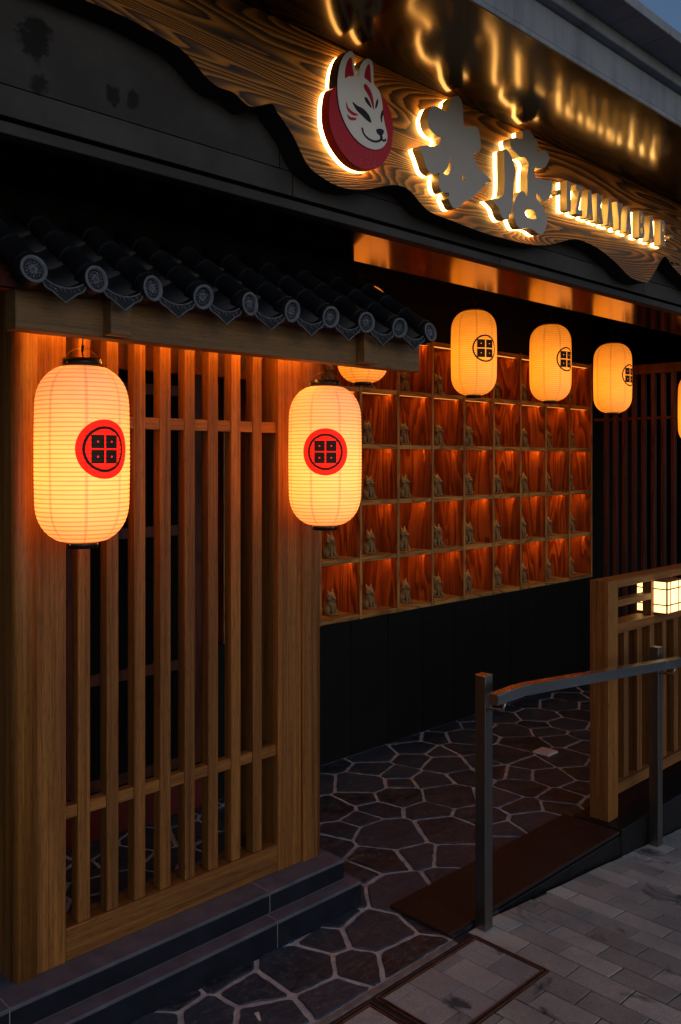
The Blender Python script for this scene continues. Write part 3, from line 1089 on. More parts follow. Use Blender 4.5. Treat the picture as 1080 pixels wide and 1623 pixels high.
def disc_relief():
    bm = bmesh.new()
    def blob(x, z, rx, rz, rot=0, d=.0035):
        m = Matrix.Translation((x, -.004, z)) @ Matrix.Rotation(rot, 4, 'Y') @ Matrix.Diagonal((rx, d, rz, 1))
        bmesh.ops.create_icosphere(bm, subdivisions=2, radius=1, matrix=m)
    for k in range(5):
        a = math.pi / 2 + k * 2 * math.pi / 5
        # cleft petal: two lobes
        for s in (-.28, .28):
            blob(.0085 * math.cos(a + s), .0085 * math.sin(a + s), .0062, .0030, -(a + s * .6))
        blob(.0165 * math.cos(a + .628), .0165 * math.sin(a + .628), .0045, .0024, -(a + .628), .0028)
        for s in (-.22, .22):
            blob(.0185 * math.cos(a + s), .0185 * math.sin(a + s), .0030, .0017, -(a + s) + 1.1, .0026)
    blob(0, 0, .0024, .0024, 0, .0050)
    for f in bm.faces: f.smooth = True
    return bm


def drip():
    """pendant eave tile between two discs; origin between them on the eave line"""
    w = .158 / 2 - .021
    n = 12
    top = [(-w + 2 * w * i / n, -.012 - .020 * (1 - (-1 + 2 * i / n) ** 2)) for i in range(n + 1)]
    bot = [(w * .96, -.026), (w * .80, -.035), (w * .55, -.041), (w * .30, -.052), (0, -.064), (-w * .30, -.052), (-w * .55, -.041), (-w * .80, -.035), (-w * .96, -.026)]
    return top + bot


TILT = math.atan(.18)
d0 = part('end_tile', end_disc(), M['tile'], can, origin=(0, 0, 0), mats=[M['tile_relief']])
for f in d0.data.polygons:
    if math.hypot(f.center.x, f.center.z) > .0245 and f.center.y < -.006: f.material_index = 1
d0.location = roof_pt(XT[0], -.004) - ORG[can]
r0_ = part('flower_relief', disc_relief(), M['tile_relief'], d0, origin=(0, 0, 0)); r0_.location = (0, 0, 0)
d0.rotation_euler = (-TILT, 0, 0)
for x in XT[1:]:
    c = copy_tree(d0, can); c.location = roof_pt(x, -.004) - ORG[can]
    c.rotation_euler = (-TILT + random.uniform(-.03, .03), random.uniform(0, 6.2), 0)
dp = drip()
q0 = part('drip_tile', prism(dp, 0, .009), M['tile'], can, origin=(0, 0, 0))
rim = bmesh.new()
tube(rim, [(x, -.0008, z) for x, z in [(p[0] * .955, p[1] - .003 if k > 12 else p[1] - .0005) for k, p in enumerate(dp)]] + [(dp[0][0] * .955, -.0008, dp[0][1] - .0005)], .0022, 6)
rr = part('drip_rim', rim, M['tile_relief'], q0, origin=(0, 0, 0)); rr.location = (0, 0, 0)
bm = bmesh.new()
rq = random.Random(2)
for k in range(-4, 5):
    t = k / 4.6
    zc_ = -.037 + .006 * t * t + (.003 if k % 2 else -.002)
    for (dx, dz, s) in ((0, 0, 1), (.003, -.0045, .7), (-.003, .004, .6)):
        if abs(t) > .8 and dx: continue
        m = Matrix.Translation((t * .056 + dx, -.001, zc_ + dz)) @ Matrix.Rotation(rq.uniform(0, 3), 4, 'Y') @ Matrix.Diagonal((.0036 * s, .0028, .0020 * s, 1))
        bmesh.ops.create_icosphere(bm, subdivisions=2, radius=1, matrix=m)
for f in bm.faces: f.smooth = True
rr = part('scroll_relief', bm, M['tile_relief'], q0, origin=(0, 0, 0)); rr.location = (0, 0, 0)
q0.location = roof_pt(XM[0], -.002) - ORG[can]
q0.rotation_euler = (-TILT * .6, 0, 0)
for x in XM[1:]:
    c = copy_tree(q0, can); c.location = roof_pt(x, -.002) - ORG[can]

# ================================================================== STOREFRONT SHELL
sf = thing('storefront', (3.0, 2.2, 0), 'charcoal panelled shop front with brass soffit and grey concrete cornice', 'building')
XBR = [-2.8, -.532, 1.718, 3.968, 6.218, 9.5]
for a, b in zip(XBR, XBR[1:]):
    part('fascia_panel', bbox(a + .002, b - .002, 2.0, 2.02, 2.4725, 2.8625, .001), M['fascia'], sf)
    part('lower_fascia_strip', bbox(a + .002 + .05, b - .002 + .05, 1.9985, 2.02, 2.398, 2.4695, .001), M['fascia'], sf)
    part('drip_edge', bbox(a + .002 + 1.1, b - .002 + 1.1, 1.985, 2.03, 2.352, 2.380, .0015), M['fascia'], sf)
part('fascia_backing', bbox(-2.8, 10.6, 2.021, 2.03, 2.3805, 2.90, 0), M['black'], sf)
part('lower_soffit', bbox(-2.8, 10.6, 2.0305, 2.330, 2.352, 2.356, 0), M['copper_soffit'], sf)
part('soffit_upstand', bbox(-2.8, 10.6, 2.3305, 2.345, 2.3525, 2.76, 0), M['interior'], sf)
for a, b in zip([-2.8, .9, 3.93, 6.9], [.9, 3.93, 6.9, 10.6]):
    part('upper_soffit', bbox(a + .0008, b - .0008, 1.478, 2.02, 2.864, 2.868, 0), M['gold_soffit'], sf)
# cornice: three stepped courses
part('cornice_lip', bbox(-2.8, 10.6, 1.470, 1.4775, 2.862, 2.878, .001), M['concrete'], sf)
part('cornice_course', bbox(-2.8, 10.6, 1.473, 2.1, 2.879, 2.982, .003), M['concrete'], sf)
part('cornice_course', bbox(-2.8, 10.6, 1.440, 2.1, 2.9825, 3.024, .003), M['concrete'], sf)
xx = -2.8
while xx < 10.6:
    part('coping_stone', bbox(xx + .0015, xx + 1.13, 1.329, 2.1, 3.0245, 3.0587, .002), M['concrete'], sf)
    xx += 1.1325
part('parapet', bbox(-2.8, 10.6, 2.101, 2.25, 2.90, 3.04, 0), M['concrete'], sf)
# enclosure
part('ceiling', bbox(-2.8, 10.6, 2.346, 5.2, 2.7605, 2.80, 0), M['interior'], sf)
part('roof_slab', bbox(-2.8, 10.6, 2.251, 5.2, 2.90, 3.0, 0), M['black'], sf)
part('added_reflection_blocker', bbox(-2.8, 2.385, 2.3455, 2.36, 2.215, 2.759, 0), M['interior'], sf)  # black sheet added to keep the copper soffit's reflection dark here
part('back_wall', bbox(-2.8, 10.6, 3.76, 3.80, -.05, 2.759, 0), M['interior'], sf)
part('side_wall', bbox(-2.8, 1.0615, 2.50, 2.60, -.05, 2.759, 0), M['black'], sf)
part('side_wall', bbox(1.00, 1.06, 2.6605, 3.759, -.05, 2.759, 0), M['interior'], sf)
part('side_wall', bbox(7.6, 7.7, 1.85, 3.759, -.74, 2.76, 0), M['interior'], sf)
# dark wall panels below the niches
px_ = 2.50
while px_ < 5.93:
    part('wall_panel', bbox(px_ + .002, min(px_ + .300, 5.94) - .002, 3.366 + random.uniform(-.001, .001), 3.38, .001, .732, .0015), M['black'], sf)
    px_ += .300
part('wall_core', bbox(2.50, 5.96, 3.382, 3.759, .001, .731, 0), M['interior'], sf)
part('wall_header', bbox(2.50, 5.96, 3.372, 3.70, 2.32, 2.759, 0), M['black'], sf)

# sliding door left of the niches, seen only through the lattice
door = thing('sliding_door', (1.8, 3.45, 0), 'dark red framed sliding door seen through the lattice gaps', 'door')
for k in range(2):
    x0 = 1.08 + k * .71; x1 = x0 + .70
    for a, b in ((x0, x0 + .06), (x1 - .06, x1)):
        part('stile', bbox(a, b, 3.43 + k * .04, 3.465 + k * .04, .16, 2.3, .002), M['darkwood'], door)
    for z in (.16, .62, 1.25, 1.9, 2.24):
        part('rail', bbox(x0 + .061, x1 - .061, 3.433 + k * .04, 3.462 + k * .04, z, z + .05, .002), M['darkwood'], door)
    part('panel', bbox(x0 + .061, x1 - .061, 3.444 + k * .04, 3.45 + k * .04, .211, 2.239, 0), M['interior'], door)
tag(part('threshold_board', bbox(1.08, 2.495, 3.36, 3.42, .002, .155, .003), M['redwood']),
    'low red painted threshold board on slate floor behind the lattice', 'threshold')

# ================================================================== NICHE WALL
NX0, NP, NCOL, NROW = 2.548, .3079, 11, 5
NZ0, NZP = .738, .3105
Yn = 3.363
DEP = .30
nw = thing('niche_wall', (4.24, 3.5, .733), 'wall of square scorched wood niches lit from above, each holding a fox figurine', 'niche shelf')
TH = .020
dv = None
for i in range(NCOL + 1):
    x = NX0 + i * NP
    if dv is None:
        dv = part('divider', bbox(x - TH / 2, x + TH / 2, Yn - .003, Yn + DEP, .7325, NZ0 + NROW * NZP + .030, .0015), M['niche_v'], nw,
                  mats=[M['niche_z']])
        for f in dv.data.polygons:
            if abs(f.normal.x) > .9: f.material_index = 1
    else:
        inst(dv, 'divider', (x, ORG[dv].y, ORG[dv].z), nw)
sh = led = None
for j in range(NROW + 1):
    z = NZ0 + j * NZP
    for i in range(NCOL):
        x = NX0 + (i + .5) * NP
        if sh is None:
            bm = bbox(x - NP / 2 + TH / 2 + .0004, x + NP / 2 - TH / 2 - .0004, Yn, Yn + .0195, z - .0042, z + .021, .0015)
            box(bm, x - NP / 2 + TH / 2 + .0004, x + NP / 2 - TH / 2 - .0004, Yn + .0196, Yn + DEP, z + .0002, z + .021)
            sh = part('shelf', bm, M['niche_x'], nw)
            so = ORG[sh]
        else:
            inst(sh, 'shelf', (x, so.y, z + so.z - NZ0), nw)
        if j > 0:
            if led is None:
                bm = bmesh.new()
                q = [bm.verts.new((xx_, y_, z_)) for xx_ in (x - .135, x + .135) for y_, z_ in ((Yn + .0197, z - .0036), (Yn + .0470, z - .0036), (Yn + .0482, z + .0), (Yn + .0197, z + .0))]
                for f in ((0, 1, 2, 3), (7, 6, 5, 4), (0, 4, 5, 1), (1, 5, 6, 2), (2, 6, 7, 3), (3, 7, 4, 0)):
                    bm.faces.new([q[i] for i in f])
                led = part('led_strip', bm, M['led_line'], nw, mats=[M['led']])
                for f in led.data.polygons:
                    if f.normal.y > .5: f.material_index = 1
                lo_ = ORG[led]; ldz = lo_.z - z
            else:
                inst(led, 'led_strip', (x, lo_.y, z + ldz), nw)
            # a lip hides the strip from in front
lip = None
for j in range(1, NROW + 1):
    z = NZ0 + j * NZP
bp = None
for i in range(NCOL):
    x = NX0 + (i + .5) * NP
    if bp is None:
        bp = part('back_panel', bbox(x - NP / 2 + .001, x + NP / 2 - .001, Yn + DEP + .0005, Yn + DEP + .012, NZ0 - .005, NZ0 + NROW * NZP + .02, 0), M['niche_z'], nw)
    else:
        inst(bp, 'back_panel', (x, ORG[bp].y, ORG[bp].z), nw)


# ---- fox figurine (sits facing the street), height about 14 cm
def fox_mesh():
    bm = bmesh.new()
    def ell(c, r, rot=(0, 0, 0), sub=3):
        from mathutils import Euler
        m = Matrix.Translation(c) @ Euler(rot).to_matrix().to_4x4() @ Matrix.Diagonal((*r, 1))
        bmesh.ops.create_icosphere(bm, subdivisions=sub, radius=1, matrix=m)
    ell((0, .012, .040), (.031, .036, .040))                    # haunch mass
    ell((0, -.002, .058), (.026, .026, .038), (.12, 0, 0))      # chest and shoulders
    ell((0, -.004, .100), (.029, .025, .0255))                  # head
    ell((0, -.026, .094), (.0115, .016, .0095), (.25, 0, 0))    # muzzle
    ell((0, -.041, .096), (.0036, .0036, .003))                 # nose
    for s in (-1, 1):
        ell((s * .020, -.008, .091), (.012, .012, .010))        # cheek
        cyl(bm, (s * .016, 0, .117), (s * .022, .002, .143), .0105, .0015, 12)   # ear
        cyl(bm, (s * .011, -.020, .066), (s * .0125, -.030, .006), .0088, .0068, 12)  # foreleg
        ell((s * .0130, -.037, .0065), (.0088, .013, .0068))    # forepaw
        ell((s * .026, .006, .026), (.014, .026, .024))         # thigh
        ell((s * .030, -.020, .007), (.0085, .017, .007))       # hind paw
    tail = [(.030, .040, .010), (.046, .026, .014), (.050, .004, .016), (.042, -.016, .014)]
    for k, (a, b) in enumerate(zip(tail, tail[1:])):
        cyl(bm, a, b, .010 + .002 * (k == 1), .012 - .004 * (k == 2), 10)
    for p, r in zip(tail, (.010, .012, .013, .0085)): ell(p, (r, r, r))
    ell((0, -.003, .004), (.040, .042, .004))
    me = bpy.data.meshes.new('fox_raw'); bm.to_mesh(me); bm.free()
    o = bpy.data.objects.new('fox_raw', me); COL.objects.link(o)
    md = o.modifiers.new('r', 'REMESH'); md.mode = 'VOXEL'; md.voxel_size = .0022
    sm = o.modifiers.new('s', 'SMOOTH'); sm.factor = .5; sm.iterations = 3
    dg = bpy.context.evaluated_depsgraph_get()
    out = bpy.data.meshes.new_from_object(o.evaluated_get(dg))
    bpy.data.objects.remove(o)
    out.name = 'fox_body'
    for p in out.polygons: p.use_smooth = True
    out.materials.clear(); out.materials.append(M['clay'])
    return out


fox_me = fox_mesh()
print('fox verts', len(fox_me.vertices))
fx = bpy.data.objects.new('fox_figurine', fox_me); COL.objects.link(fx)
bm = bmesh.new()
n = 20
pts = [(.0262 * math.cos(2 * math.pi * k / n), -.004 + .0235 * math.sin(2 * math.pi * k / n), .0775 - .002 * math.sin(2 * math.pi * k / n)) for k in range(n + 1)]
tube(bm, pts, .0024, 6)
bmesh.ops.create_icosphere(bm, subdivisions=2, radius=.0048, matrix=Matrix.Translation((0, -.031, .074)))
ORG[fx] = Vector((0, 0, 0))
cl = part('collar', bm, M['clay'], fx, origin=(0, 0, 0)); cl.location = (0, 0, 0)
bm = bmesh.new()
for s in (-1, 1):
    bmesh.ops.create_icosphere(bm, subdivisions=2, radius=1, matrix=Matrix.Translation((s * .0125, -.0255, .103)) @ Matrix.Rotation(s * .5, 4, 'Y') @ Matrix.Diagonal((.006, .003, .0016, 1)))
ey = part('eye_slits', bm, M['ink'], fx, origin=(0, 0, 0)); ey.location = (0, 0, 0)
ORD = ['first', 'second', 'third', 'fourth', 'fifth', 'sixth', 'seventh', 'eighth', 'ninth', 'tenth', 'eleventh']
RN = ['bottom row', 'row second from bottom', 'middle row', 'row second from top', 'top row']
firstfox = True
rf = random.Random(9)
for j in range(NROW):
    for i in range(NCOL):
        x = NX0 + (i + .5) * NP + .012 + rf.uniform(-.008, .008)
        c = fx if firstfox else copy_tree(fx)
        firstfox = False
        c.location = (x, Yn + .105 + rf.uniform(-.006, .006), NZ0 + j * NZP + .0212)
        c.rotation_euler = (0, 0, rf.uniform(-.16, .16) + .08)
        k = NCOL - 1 - i
        tag(c, 'clay fox figurine in %s of niches, %s niche from right end' % (RN[j], ORD[k]), 'fox figurine', 'fox figurines in the lit niches')

# ================================================================== LANTERNS
def lantern_proto(name, paper, caps, H_=.477, W=.25):
    """origin at the middle of the paper body"""
    root = thing(name, (0, 0, 0))
    bm = bmesh.new()
    n = 56
    nr = int(H_ / RIB)
    rings = []
    steps_ = nr * 3
    R = W / 2
    for k in range(steps_ + 1):
        t = k / steps_
        z = -H_ / 2 + H_ * t
        # long body, rounded shoulders
        e = abs(2 * t - 1)
        r_end = .047
        sh_ = max(0.0, (e - .52) / .48)
        r = r_end + (R - r_end) * (1 - sh_ ** 2.5) ** .62 if sh_ < 1 else r_end
        r *= 1 + .012 * math.cos(math.pi * (2 * t - 1)) - .006
        ph = ((z / RIB) % 1.0)
        r += .0016 * (abs(math.sin(math.pi * ph)) ** .6) - .0012
        rings.append([bm.verts.new((r * math.cos(2 * math.pi * i / n), r * math.sin(2 * math.pi * i / n), z)) for i in range(n)])
    for a, b in zip(rings, rings[1:]):
        for i in range(n):
            f = bm.faces.new((a[i], a[(i + 1) % n], b[(i + 1) % n], b[i])); f.smooth = True
    part('paper_body', bm, paper, root, origin=(0, 0, 0))
    zt = H_ / 2
    for z0, z1, r in ((zt - .003, zt + .0195, .0525), (-zt - .0165, -zt + .003, .043)):
        bm = bmesh.new()
        m_ = 32
        for rr_, a, b in ((r, z0, z1),):
            o_, i_ = [], []
            A = [bm.verts.new((rr_ * math.cos(2 * math.pi * k / m_), rr_ * math.sin(2 * math.pi * k / m_), a)) for k in range(m_)]
            B = [bm.verts.new((rr_ * math.cos(2 * math.pi * k / m_), rr_ * math.sin(2 * math.pi * k / m_), b)) for k in range(m_)]
            Ci = [bm.verts.new(((rr_ - .004) * math.cos(2 * math.pi * k / m_), (rr_ - .004) * math.sin(2 * math.pi * k / m_), b)) for k in range(m_)]
            D = [bm.verts.new(((rr_ - .004) * math.cos(2 * math.pi * k / m_), (rr_ - .004) * math.sin(2 * math.pi * k / m_), (a + b) / 2)) for k in range(m_)]
            for k in range(m_):
                l = (k + 1) % m_
                for p, q in ((A, B), (B, Ci), (Ci, D)):
                    f = bm.faces.new((p[k], p[l], q[l], q[k])); f.smooth = p is A
            bm.faces.new(D); bm.faces.new(A[::-1])
        rg_ = part('cap_ring', bm, M['cap'], root, origin=(0, 0, (z0 + z1) / 2))
        for sgn in caps:
            a = math.radians(sgn)
            bm = bmesh.new()
            c = Vector((math.cos(a) * r, math.sin(a) * r, (z0 + z1) / 2))
            cyl(bm, c - c.normalized() * .001, c + Vector((math.cos(a), math.sin(a), 0)) * .002, .0030, .0024, 12)
            part('rivet', bm, M['silver'] if z0 < 0 else M['brass'], rg_, origin=c)
    # thin bail wire
    bm = bmesh.new()
    tube(bm, [(.050 * math.cos(math.pi * k / 12), 0, zt + .012 + .036 * math.sin(math.pi * k / 12)) for k in range(13)], .0009, 6)
    part('bail', bm, M['wire_gold'], root, origin=(0, 0, zt + .02))
    return root


def add_cable(root, top, kink=True):
    zt = .477 / 2
    bm = bmesh.new()
    pts = [(0, 0, zt - .01), (.003, 0, zt + .02), (.0, .004, zt + .045), (.002, .0, zt + .075)]
    if kink: pts += [(-.004, 0, zt + .10)]
    pts += [(0, 0, top)]
    tube(bm, pts, .0022, 6)
    if kink:
        for k in range(3):
            bmesh.ops.create_icosphere(bm, subdivisions=1, radius=.0045, matrix=Matrix.Translation((.001 * k, 0, zt + .043 + .006 * k)))
    part('cord', bm, M['wire'], root, origin=(0, 0, zt))


def face(az):     # crest is printed on the local -Y side; az = world azimuth it looks at
    return (0, 0, math.radians(az + 90))


LP = lantern_proto('paper_lantern', M['paper_red'], (-90 + 38, -90 - 75))
LP2 = copy_tree(LP)
add_cable(LP, .42)
add_cable(LP2, .42, False)
for root, loc, az, lab in ((LP, (1.187, 2.205, 1.618), 269, 'large cream lit lantern with red crest, left one before the lattice screen'),
                           (LP2, (2.099, 2.205, 1.617), 227, 'large cream lit lantern with red crest before the right pillar, crest centred')):
    root.location = loc; root.rotation_euler = face(az)
    tag(root, lab, 'lantern', 'red crested lanterns under the tiled canopy')

LQ = lantern_proto('paper_lantern', M['paper_plain'], (-90, 90), .462)
bm = bmesh.new()
zt = .231
tube(bm, [(-.035 + .045 * k / 8, 0, zt + .040 + .018 * math.sin(math.pi * k / 8 * .9)) for k in range(9)] + [(.012, 0, zt + .02), (.010, 0, zt)], .0011, 6)
part('hook_wire', bm, M['wire_gold'], LQ, origin=(0, 0, zt))
bm = bmesh.new(); tube(bm, [(0, 0, zt - .01), (0, .002, zt + .12), (0, 0, 2.75 - 2.165)], .0016, 6)
part('cord', bm, M['wire'], LQ, origin=(0, 0, zt))
spec = [((3.06, 2.95, 2.208), 262, 'amber lit lantern mostly hidden behind the right end of the tiled canopy'),
        ((3.94, 2.95, 2.193), 247, 'amber lit lantern with black ring crest, first right of the tiled canopy'),
        ((4.715, 2.95, 2.198), 262, 'amber lit lantern with crest at its right edge, between two fully visible ones'),
        ((5.485, 2.95, 2.155), 270, 'amber lit lantern before the dark slatted partition, lowest of the row')]
allq = []
for k, (loc, az, lab) in enumerate(spec):
    c = LQ if k == 0 else copy_tree(LQ)
    c.location = loc; c.rotation_euler = face(az)
    tag(c, lab, 'lantern', 'amber lanterns hanging in the entrance')
    allq.append(c)
c = copy_tree(LQ)
c.location = (5.735, 2.475, 1.94); c.rotation_euler = face(280)
tag(c, 'amber lit lantern with red tassel cut by the right picture edge', 'lantern', 'amber lanterns hanging in the entrance')
bm = bmesh.new()
cyl(bm, (0, 0, -.252), (0, 0, -.270), .006, .009, 12); cyl(bm, (0, 0, -.270), (0, 0, -.36), .011, .014, 14)
ts = part('tassel', bm, M['tassel'], None, origin=(0, 0, -.26)); ts.parent = c; ts.location = (-.104, 0, .045)

# ================================================================== SIGN BOARD AND LETTERS
BOARD_PTS = [(-.9, 2.64), (-.5, 2.70), (-.1, 2.66), (.3, 2.71), (.7, 2.70)] + BOARD + [(4.12, 2.56), (4.3, 2.50), (4.55, 2.47), (4.8, 2.56), (4.95, 2.68), (5.0, 2.8625), (-.9, 2.8625)]
low = smooth_poly(BOARD_PTS[:-2], 3)[:-3]
outline = low + BOARD_PTS[-2:]
bm = prism(outline, 1.92, 1.998)
brd = part('sign_board', bm, M['board'], mats=[M['board_edge']])
for f in brd.data.polygons:
    if abs(f.normal.y) < .5: f.material_index = 1
tag(brd, 'long scorched timber sign board with wavy live lower edge under the soffit', 'sign board')

YF, YG = 1.870, 1.9035


def relief_piece(name, parent, pts, m, y0, y1, holes=(), sm=3):
    return part(name, prism(smooth_poly(pts, sm) if sm else pts, y0, y1, [smooth_poly(h, 2) if sm else h for h in holes]), m, parent)


def letter(label, pts, holes=(), sm=3, origin=None, extra=()):
    cx = sum(p[0] for p in pts) / len(pts); cz = sum(p[1] for p in pts) / len(pts)
    t = thing('sign_letter', (cx, YG, cz), label, 'sign letter')
    for P, Hs in [(pts, holes)] + list(extra):
        f = part('metal_shell', prism(smooth_poly(P, sm) if sm else P, YF, YG - .0005, [smooth_poly(h, 2) if sm else h for h in Hs]), M['face'], t, mats=[M['return']])
        for q in f.data.polygons:
            if abs(q.normal.y) < .5: q.material_index = 1
        part('backlight', prism(smooth_poly(P, sm) if sm else P, YG, 1.9195, [smooth_poly(h, 2) if sm else h for h in Hs]), M['glow'], t)
    return t


letter('large grey backlit kanji right after the fox emblem', K1, K1H)
letter('large grey backlit kanji with open square hole, left of the IZAKAYA word', K2B, K2H, extra=[(K2A, [])])

# fox emblem
fs = thing('fox_emblem', (1.94, YG, 2.66), 'white fox mask on red disc, backlit emblem at left of the sign', 'emblem sign')
relief_piece('red_disc', fs, DISC, M['red_paint'], YF, YG - .0005)
relief_piece('mask_outline', fs, [(1.94 + (x - 1.94) * 1.018, 2.68 + (z - 2.68) * 1.012) for x, z in MASK], M['ink'], YF - .0022, YG - .0008)
relief_piece('fox_mask', fs, MASK, M['white_paint'], YF - .0036, YF - .0023)
relief_piece('backlight', fs, DISC, M['glow'], YG, 1.9195)
relief_piece('backlight', fs, MASK, M['glow'], YG + .0003, 1.9192)
for nm, P, mm in (('ear_mark', EAR1, 'crimson'), ('ear_mark', EAR2, 'crimson'), ('brow_flame', STRIPE, 'crimson'), ('cheek_mark', CHEEK1, 'crimson'),
                  ('cheek_mark', CHEEK2, 'crimson'), ('brow_mark', BROW1, 'ink'), ('brow_mark', BROW2, 'ink'), ('eye', EYE1, 'ink'), ('eye', EYE2, 'ink'), ('nose', NOSE, 'ink')):
    relief_piece(nm, fs, P, M[mm], YF - .0046, YF - .0037)
for P in (MOUTH, MOUTH2, [(2.0151, 2.612), (2.0158, 2.598)]):
    w = .0034
    L, R_ = [], []
    V = [Vector(p) for p in P]
    # resample smoothly
    W_ = []
    for i in range(len(V) - 1):
        a, b, c_, d = V[max(i - 1, 0)], V[i], V[i + 1], V[min(i + 2, len(V) - 1)]
        for j in range(5):
            t_ = j / 5
            W_.append(.5 * ((2 * b) + (-a + c_) * t_ + (2 * a - 5 * b + 4 * c_ - d) * t_ * t_ + (-a + 3 * b - 3 * c_ + d) * t_ ** 3))
    W_.append(V[-1])
    for i, p in enumerate(W_):
        d = (W_[min(i + 1, len(W_) - 1)] - W_[max(i - 1, 0)]).normalized()
        nrm = Vector((-d.y, d.x))
        L.append(tuple(p + nrm * w)); R_.append(tuple(p - nrm * w))
    relief_piece('mouth_line', fs, L + R_[::-1], M['ink'], YF - .0046, YF - .0037, sm=0)

# small Latin letters
GL = {
    'I': ([(0, 0), (.36, 0), (.36, 1), (0, 1)], []),
    'Z': ([(0, 0), (.62, 0), (.62, .17), (.26, .17), (.62, .86), (.62, 1), (.02, 1), (.02, .83), (.36, .83), (0, .15)], []),
    'A': ([(0, 0), (.20, 0), (.23, .20), (.43, .20), (.46, 0), (.66, 0), (.46, 1), (.20, 1)], [[(.26, .36), (.33, .80), (.40, .36)]]),
    'K': ([(0, 0), (.21, 0), (.21, .34), (.27, .43), (.44, 0), (.67, 0), (.41, .60), (.66, 1), (.44, 1), (.21, .62), (.21, 1), (0, 1)], []),
    'Y': ([(.22, 0), (.44, 0), (.44, .42), (.66, 1), (.45, 1), (.33, .62), (.21, 1), (0, 1), (.22, .42)], []),
    'B': ([(0, 0), (.40, 0), (.58, .06), (.64, .18), (.64, .36), (.52, .51), (.62, .64), (.62, .84), (.55, .95), (.40, 1), (0, 1)],
          [[(.21, .15), (.21, .43), (.38, .43), (.43, .36), (.43, .20), (.38, .15)], [(.21, .58), (.21, .86), (.36, .86), (.41, .80), (.41, .64), (.36, .58)]]),
    'R': ([(0, 0), (.21, 0), (.21, .42), (.28, .42), (.44, 0), (.66, 0), (.47, .47), (.60, .58), (.62, .72), (.61, .87), (.54, .96), (.40, 1), (0, 1)],
          [[(.21, .57), (.21, .86), (.35, .86), (.40, .80), (.40, .63), (.35, .57)]]),
}
WORD = [('I', 3.110, 'tall metal letter I, first of the word after the left peg'), ('Z', 3.178, 'metal letter Z, second of the small word'),
        ('A', 3.262, 'metal letter A between Z and K'), ('K', 3.345, 'metal letter K of the small word'),
        ('A', 3.430, 'metal letter A between K and Y'), ('Y', 3.513, 'metal letter Y of the small word'),
        ('A', 3.594, 'metal letter A after Y, before the word gap'), ('B', 3.715, 'metal letter B opening the second word'),
        ('A', 3.808, 'metal letter A between B and R'), ('R', 3.925, 'metal letter R, last of the second word')]
for ch, x, lab in WORD:
    P, Hs = GL[ch]
    h = .118; w = .080
    f = lambda p: (x + p[0] * w, 2.5975 + p[1] * h)
    t = letter(lab, [f(p) for p in P], [[f(p) for p in q] for q in Hs], sm=0)
    t['group'] = 'small metal letters of the IZAKAYA BAR word'
for x, lab in ((3.055, 'short lit metal peg left of the small word'), (4.045, 'short lit metal peg right of the small word')):
    t = thing('sign_peg', (x, YG, 2.657), lab, 'sign letter', 'pegs either side of the IZAKAYA BAR word')
    bm = bmesh.new(); cyl(bm, (x, YF, 2.657), (x, YG - .0005, 2.657), .0105, n=20); part('metal_shell', bm, M['return'], t)
    bm = bmesh.new(); cyl(bm, (x, YG, 2.657), (x, 1.9195, 2.657), .0105, n=20); part('backlight', bm, M['glow'], t)

# ================================================================== SIDE PARTITION (dark slats, seen end-on along Y)
sp_ = thing('slatted_partition', (5.955, 2.8, 0), 'dark red brown slatted partition closing the right side of the entrance', 'partition')
s1 = None
yv = 3.2566
k = 0
while yv > 1.0 + 1.1:
    b = (5.945, 5.985, yv - .0125, yv + .0125)
    if s1 is None:
        s1 = part('slat', bbox(*b, .002, 2.215, .001), M['darkwood'], sp_)
    else:
        inst(s1, 'slat', (ORG[s1].x, yv, ORG[s1].z), sp_)
    yv -= .0729
part('top_rail', bbox(5.94, 5.99, 2.06, 3.36, 2.2155, 2.284, .002), M['darkwood'], sp_)
part('middle_rail', bbox(5.952, 5.978, 2.06, 3.36, 1.892, 1.912, .001), M['darkwood'], sp_)
part('bottom_rail', bbox(5.94, 5.99, 2.08, 3.36, -.004, .0015, 0), M['darkwood'], sp_)

# ================================================================== FENCE AT THE RIGHT
fen = thing('slatted_fence', (4.6, 1.965, .022), 'low oak slatted fence with built in box lamps on black kerb at right', 'fence')
FY0, FY1 = 1.919, 2.009
part('corner_post', bbox(3.531, 3.618, FY0, FY1, .0225, 1.072, .0025, 2), M['oak_z'], fen)
FX1 = 5.60
part('post', bbox(FX1, FX1 + .09, FY0, FY1, .0225, 1.072, .0025), M['oak_z'], fen)
part('top_rail', bbox(3.6185, FX1 - .0005, FY0, FY1, 1.037, 1.0718, .0025, 2), M['oak_x'], fen)
part('lamp_rail', bbox(3.6185, FX1 - .0005, FY0 + .001, FY1 - .001, .832, .874, .002), M['oak_x'], fen)
part('bottom_rail', bbox(3.6185, FX1 - .0005, FY0 + .004, FY1 - .004, .121, .168, .002), M['oak_x'], fen)
part('foot', bbox(3.545, 3.605, FY0 + .01, FY1 - .01, .0222, .0224, 0), M['black'], fen)
xx = 3.708
fs0 = None
while xx < FX1 - .06:
    if fs0 is None:
        fs0 = part('slat', bbox(xx, xx + .044, 1.938, 1.990, .1683, .8318, .0015), M['oak_z'], fen)
        fo = ORG[fs0]
    else:
        inst(fs0, 'slat', (xx + .022, fo.y, fo.z), fen)
    xx += .126
LX = [3.973, 4.80]
segs = [(3.6185, 3.944), (4.1645, 4.771), (4.9915, FX1)]
for a, b in segs:
    part('sub_rail', bbox(a + .0005, b - .0005, FY0 + .006, FY0 + .05, .950, .980, .0015), M['oak_x'], fen)
for x in LX:
    for a in (x - .0285, x + .163):
        part('lamp_upright', bbox(a, a + .028, FY0 + .006, FY0 + .050, .8745, 1.0365, .0012), M['oak_z'], fen)
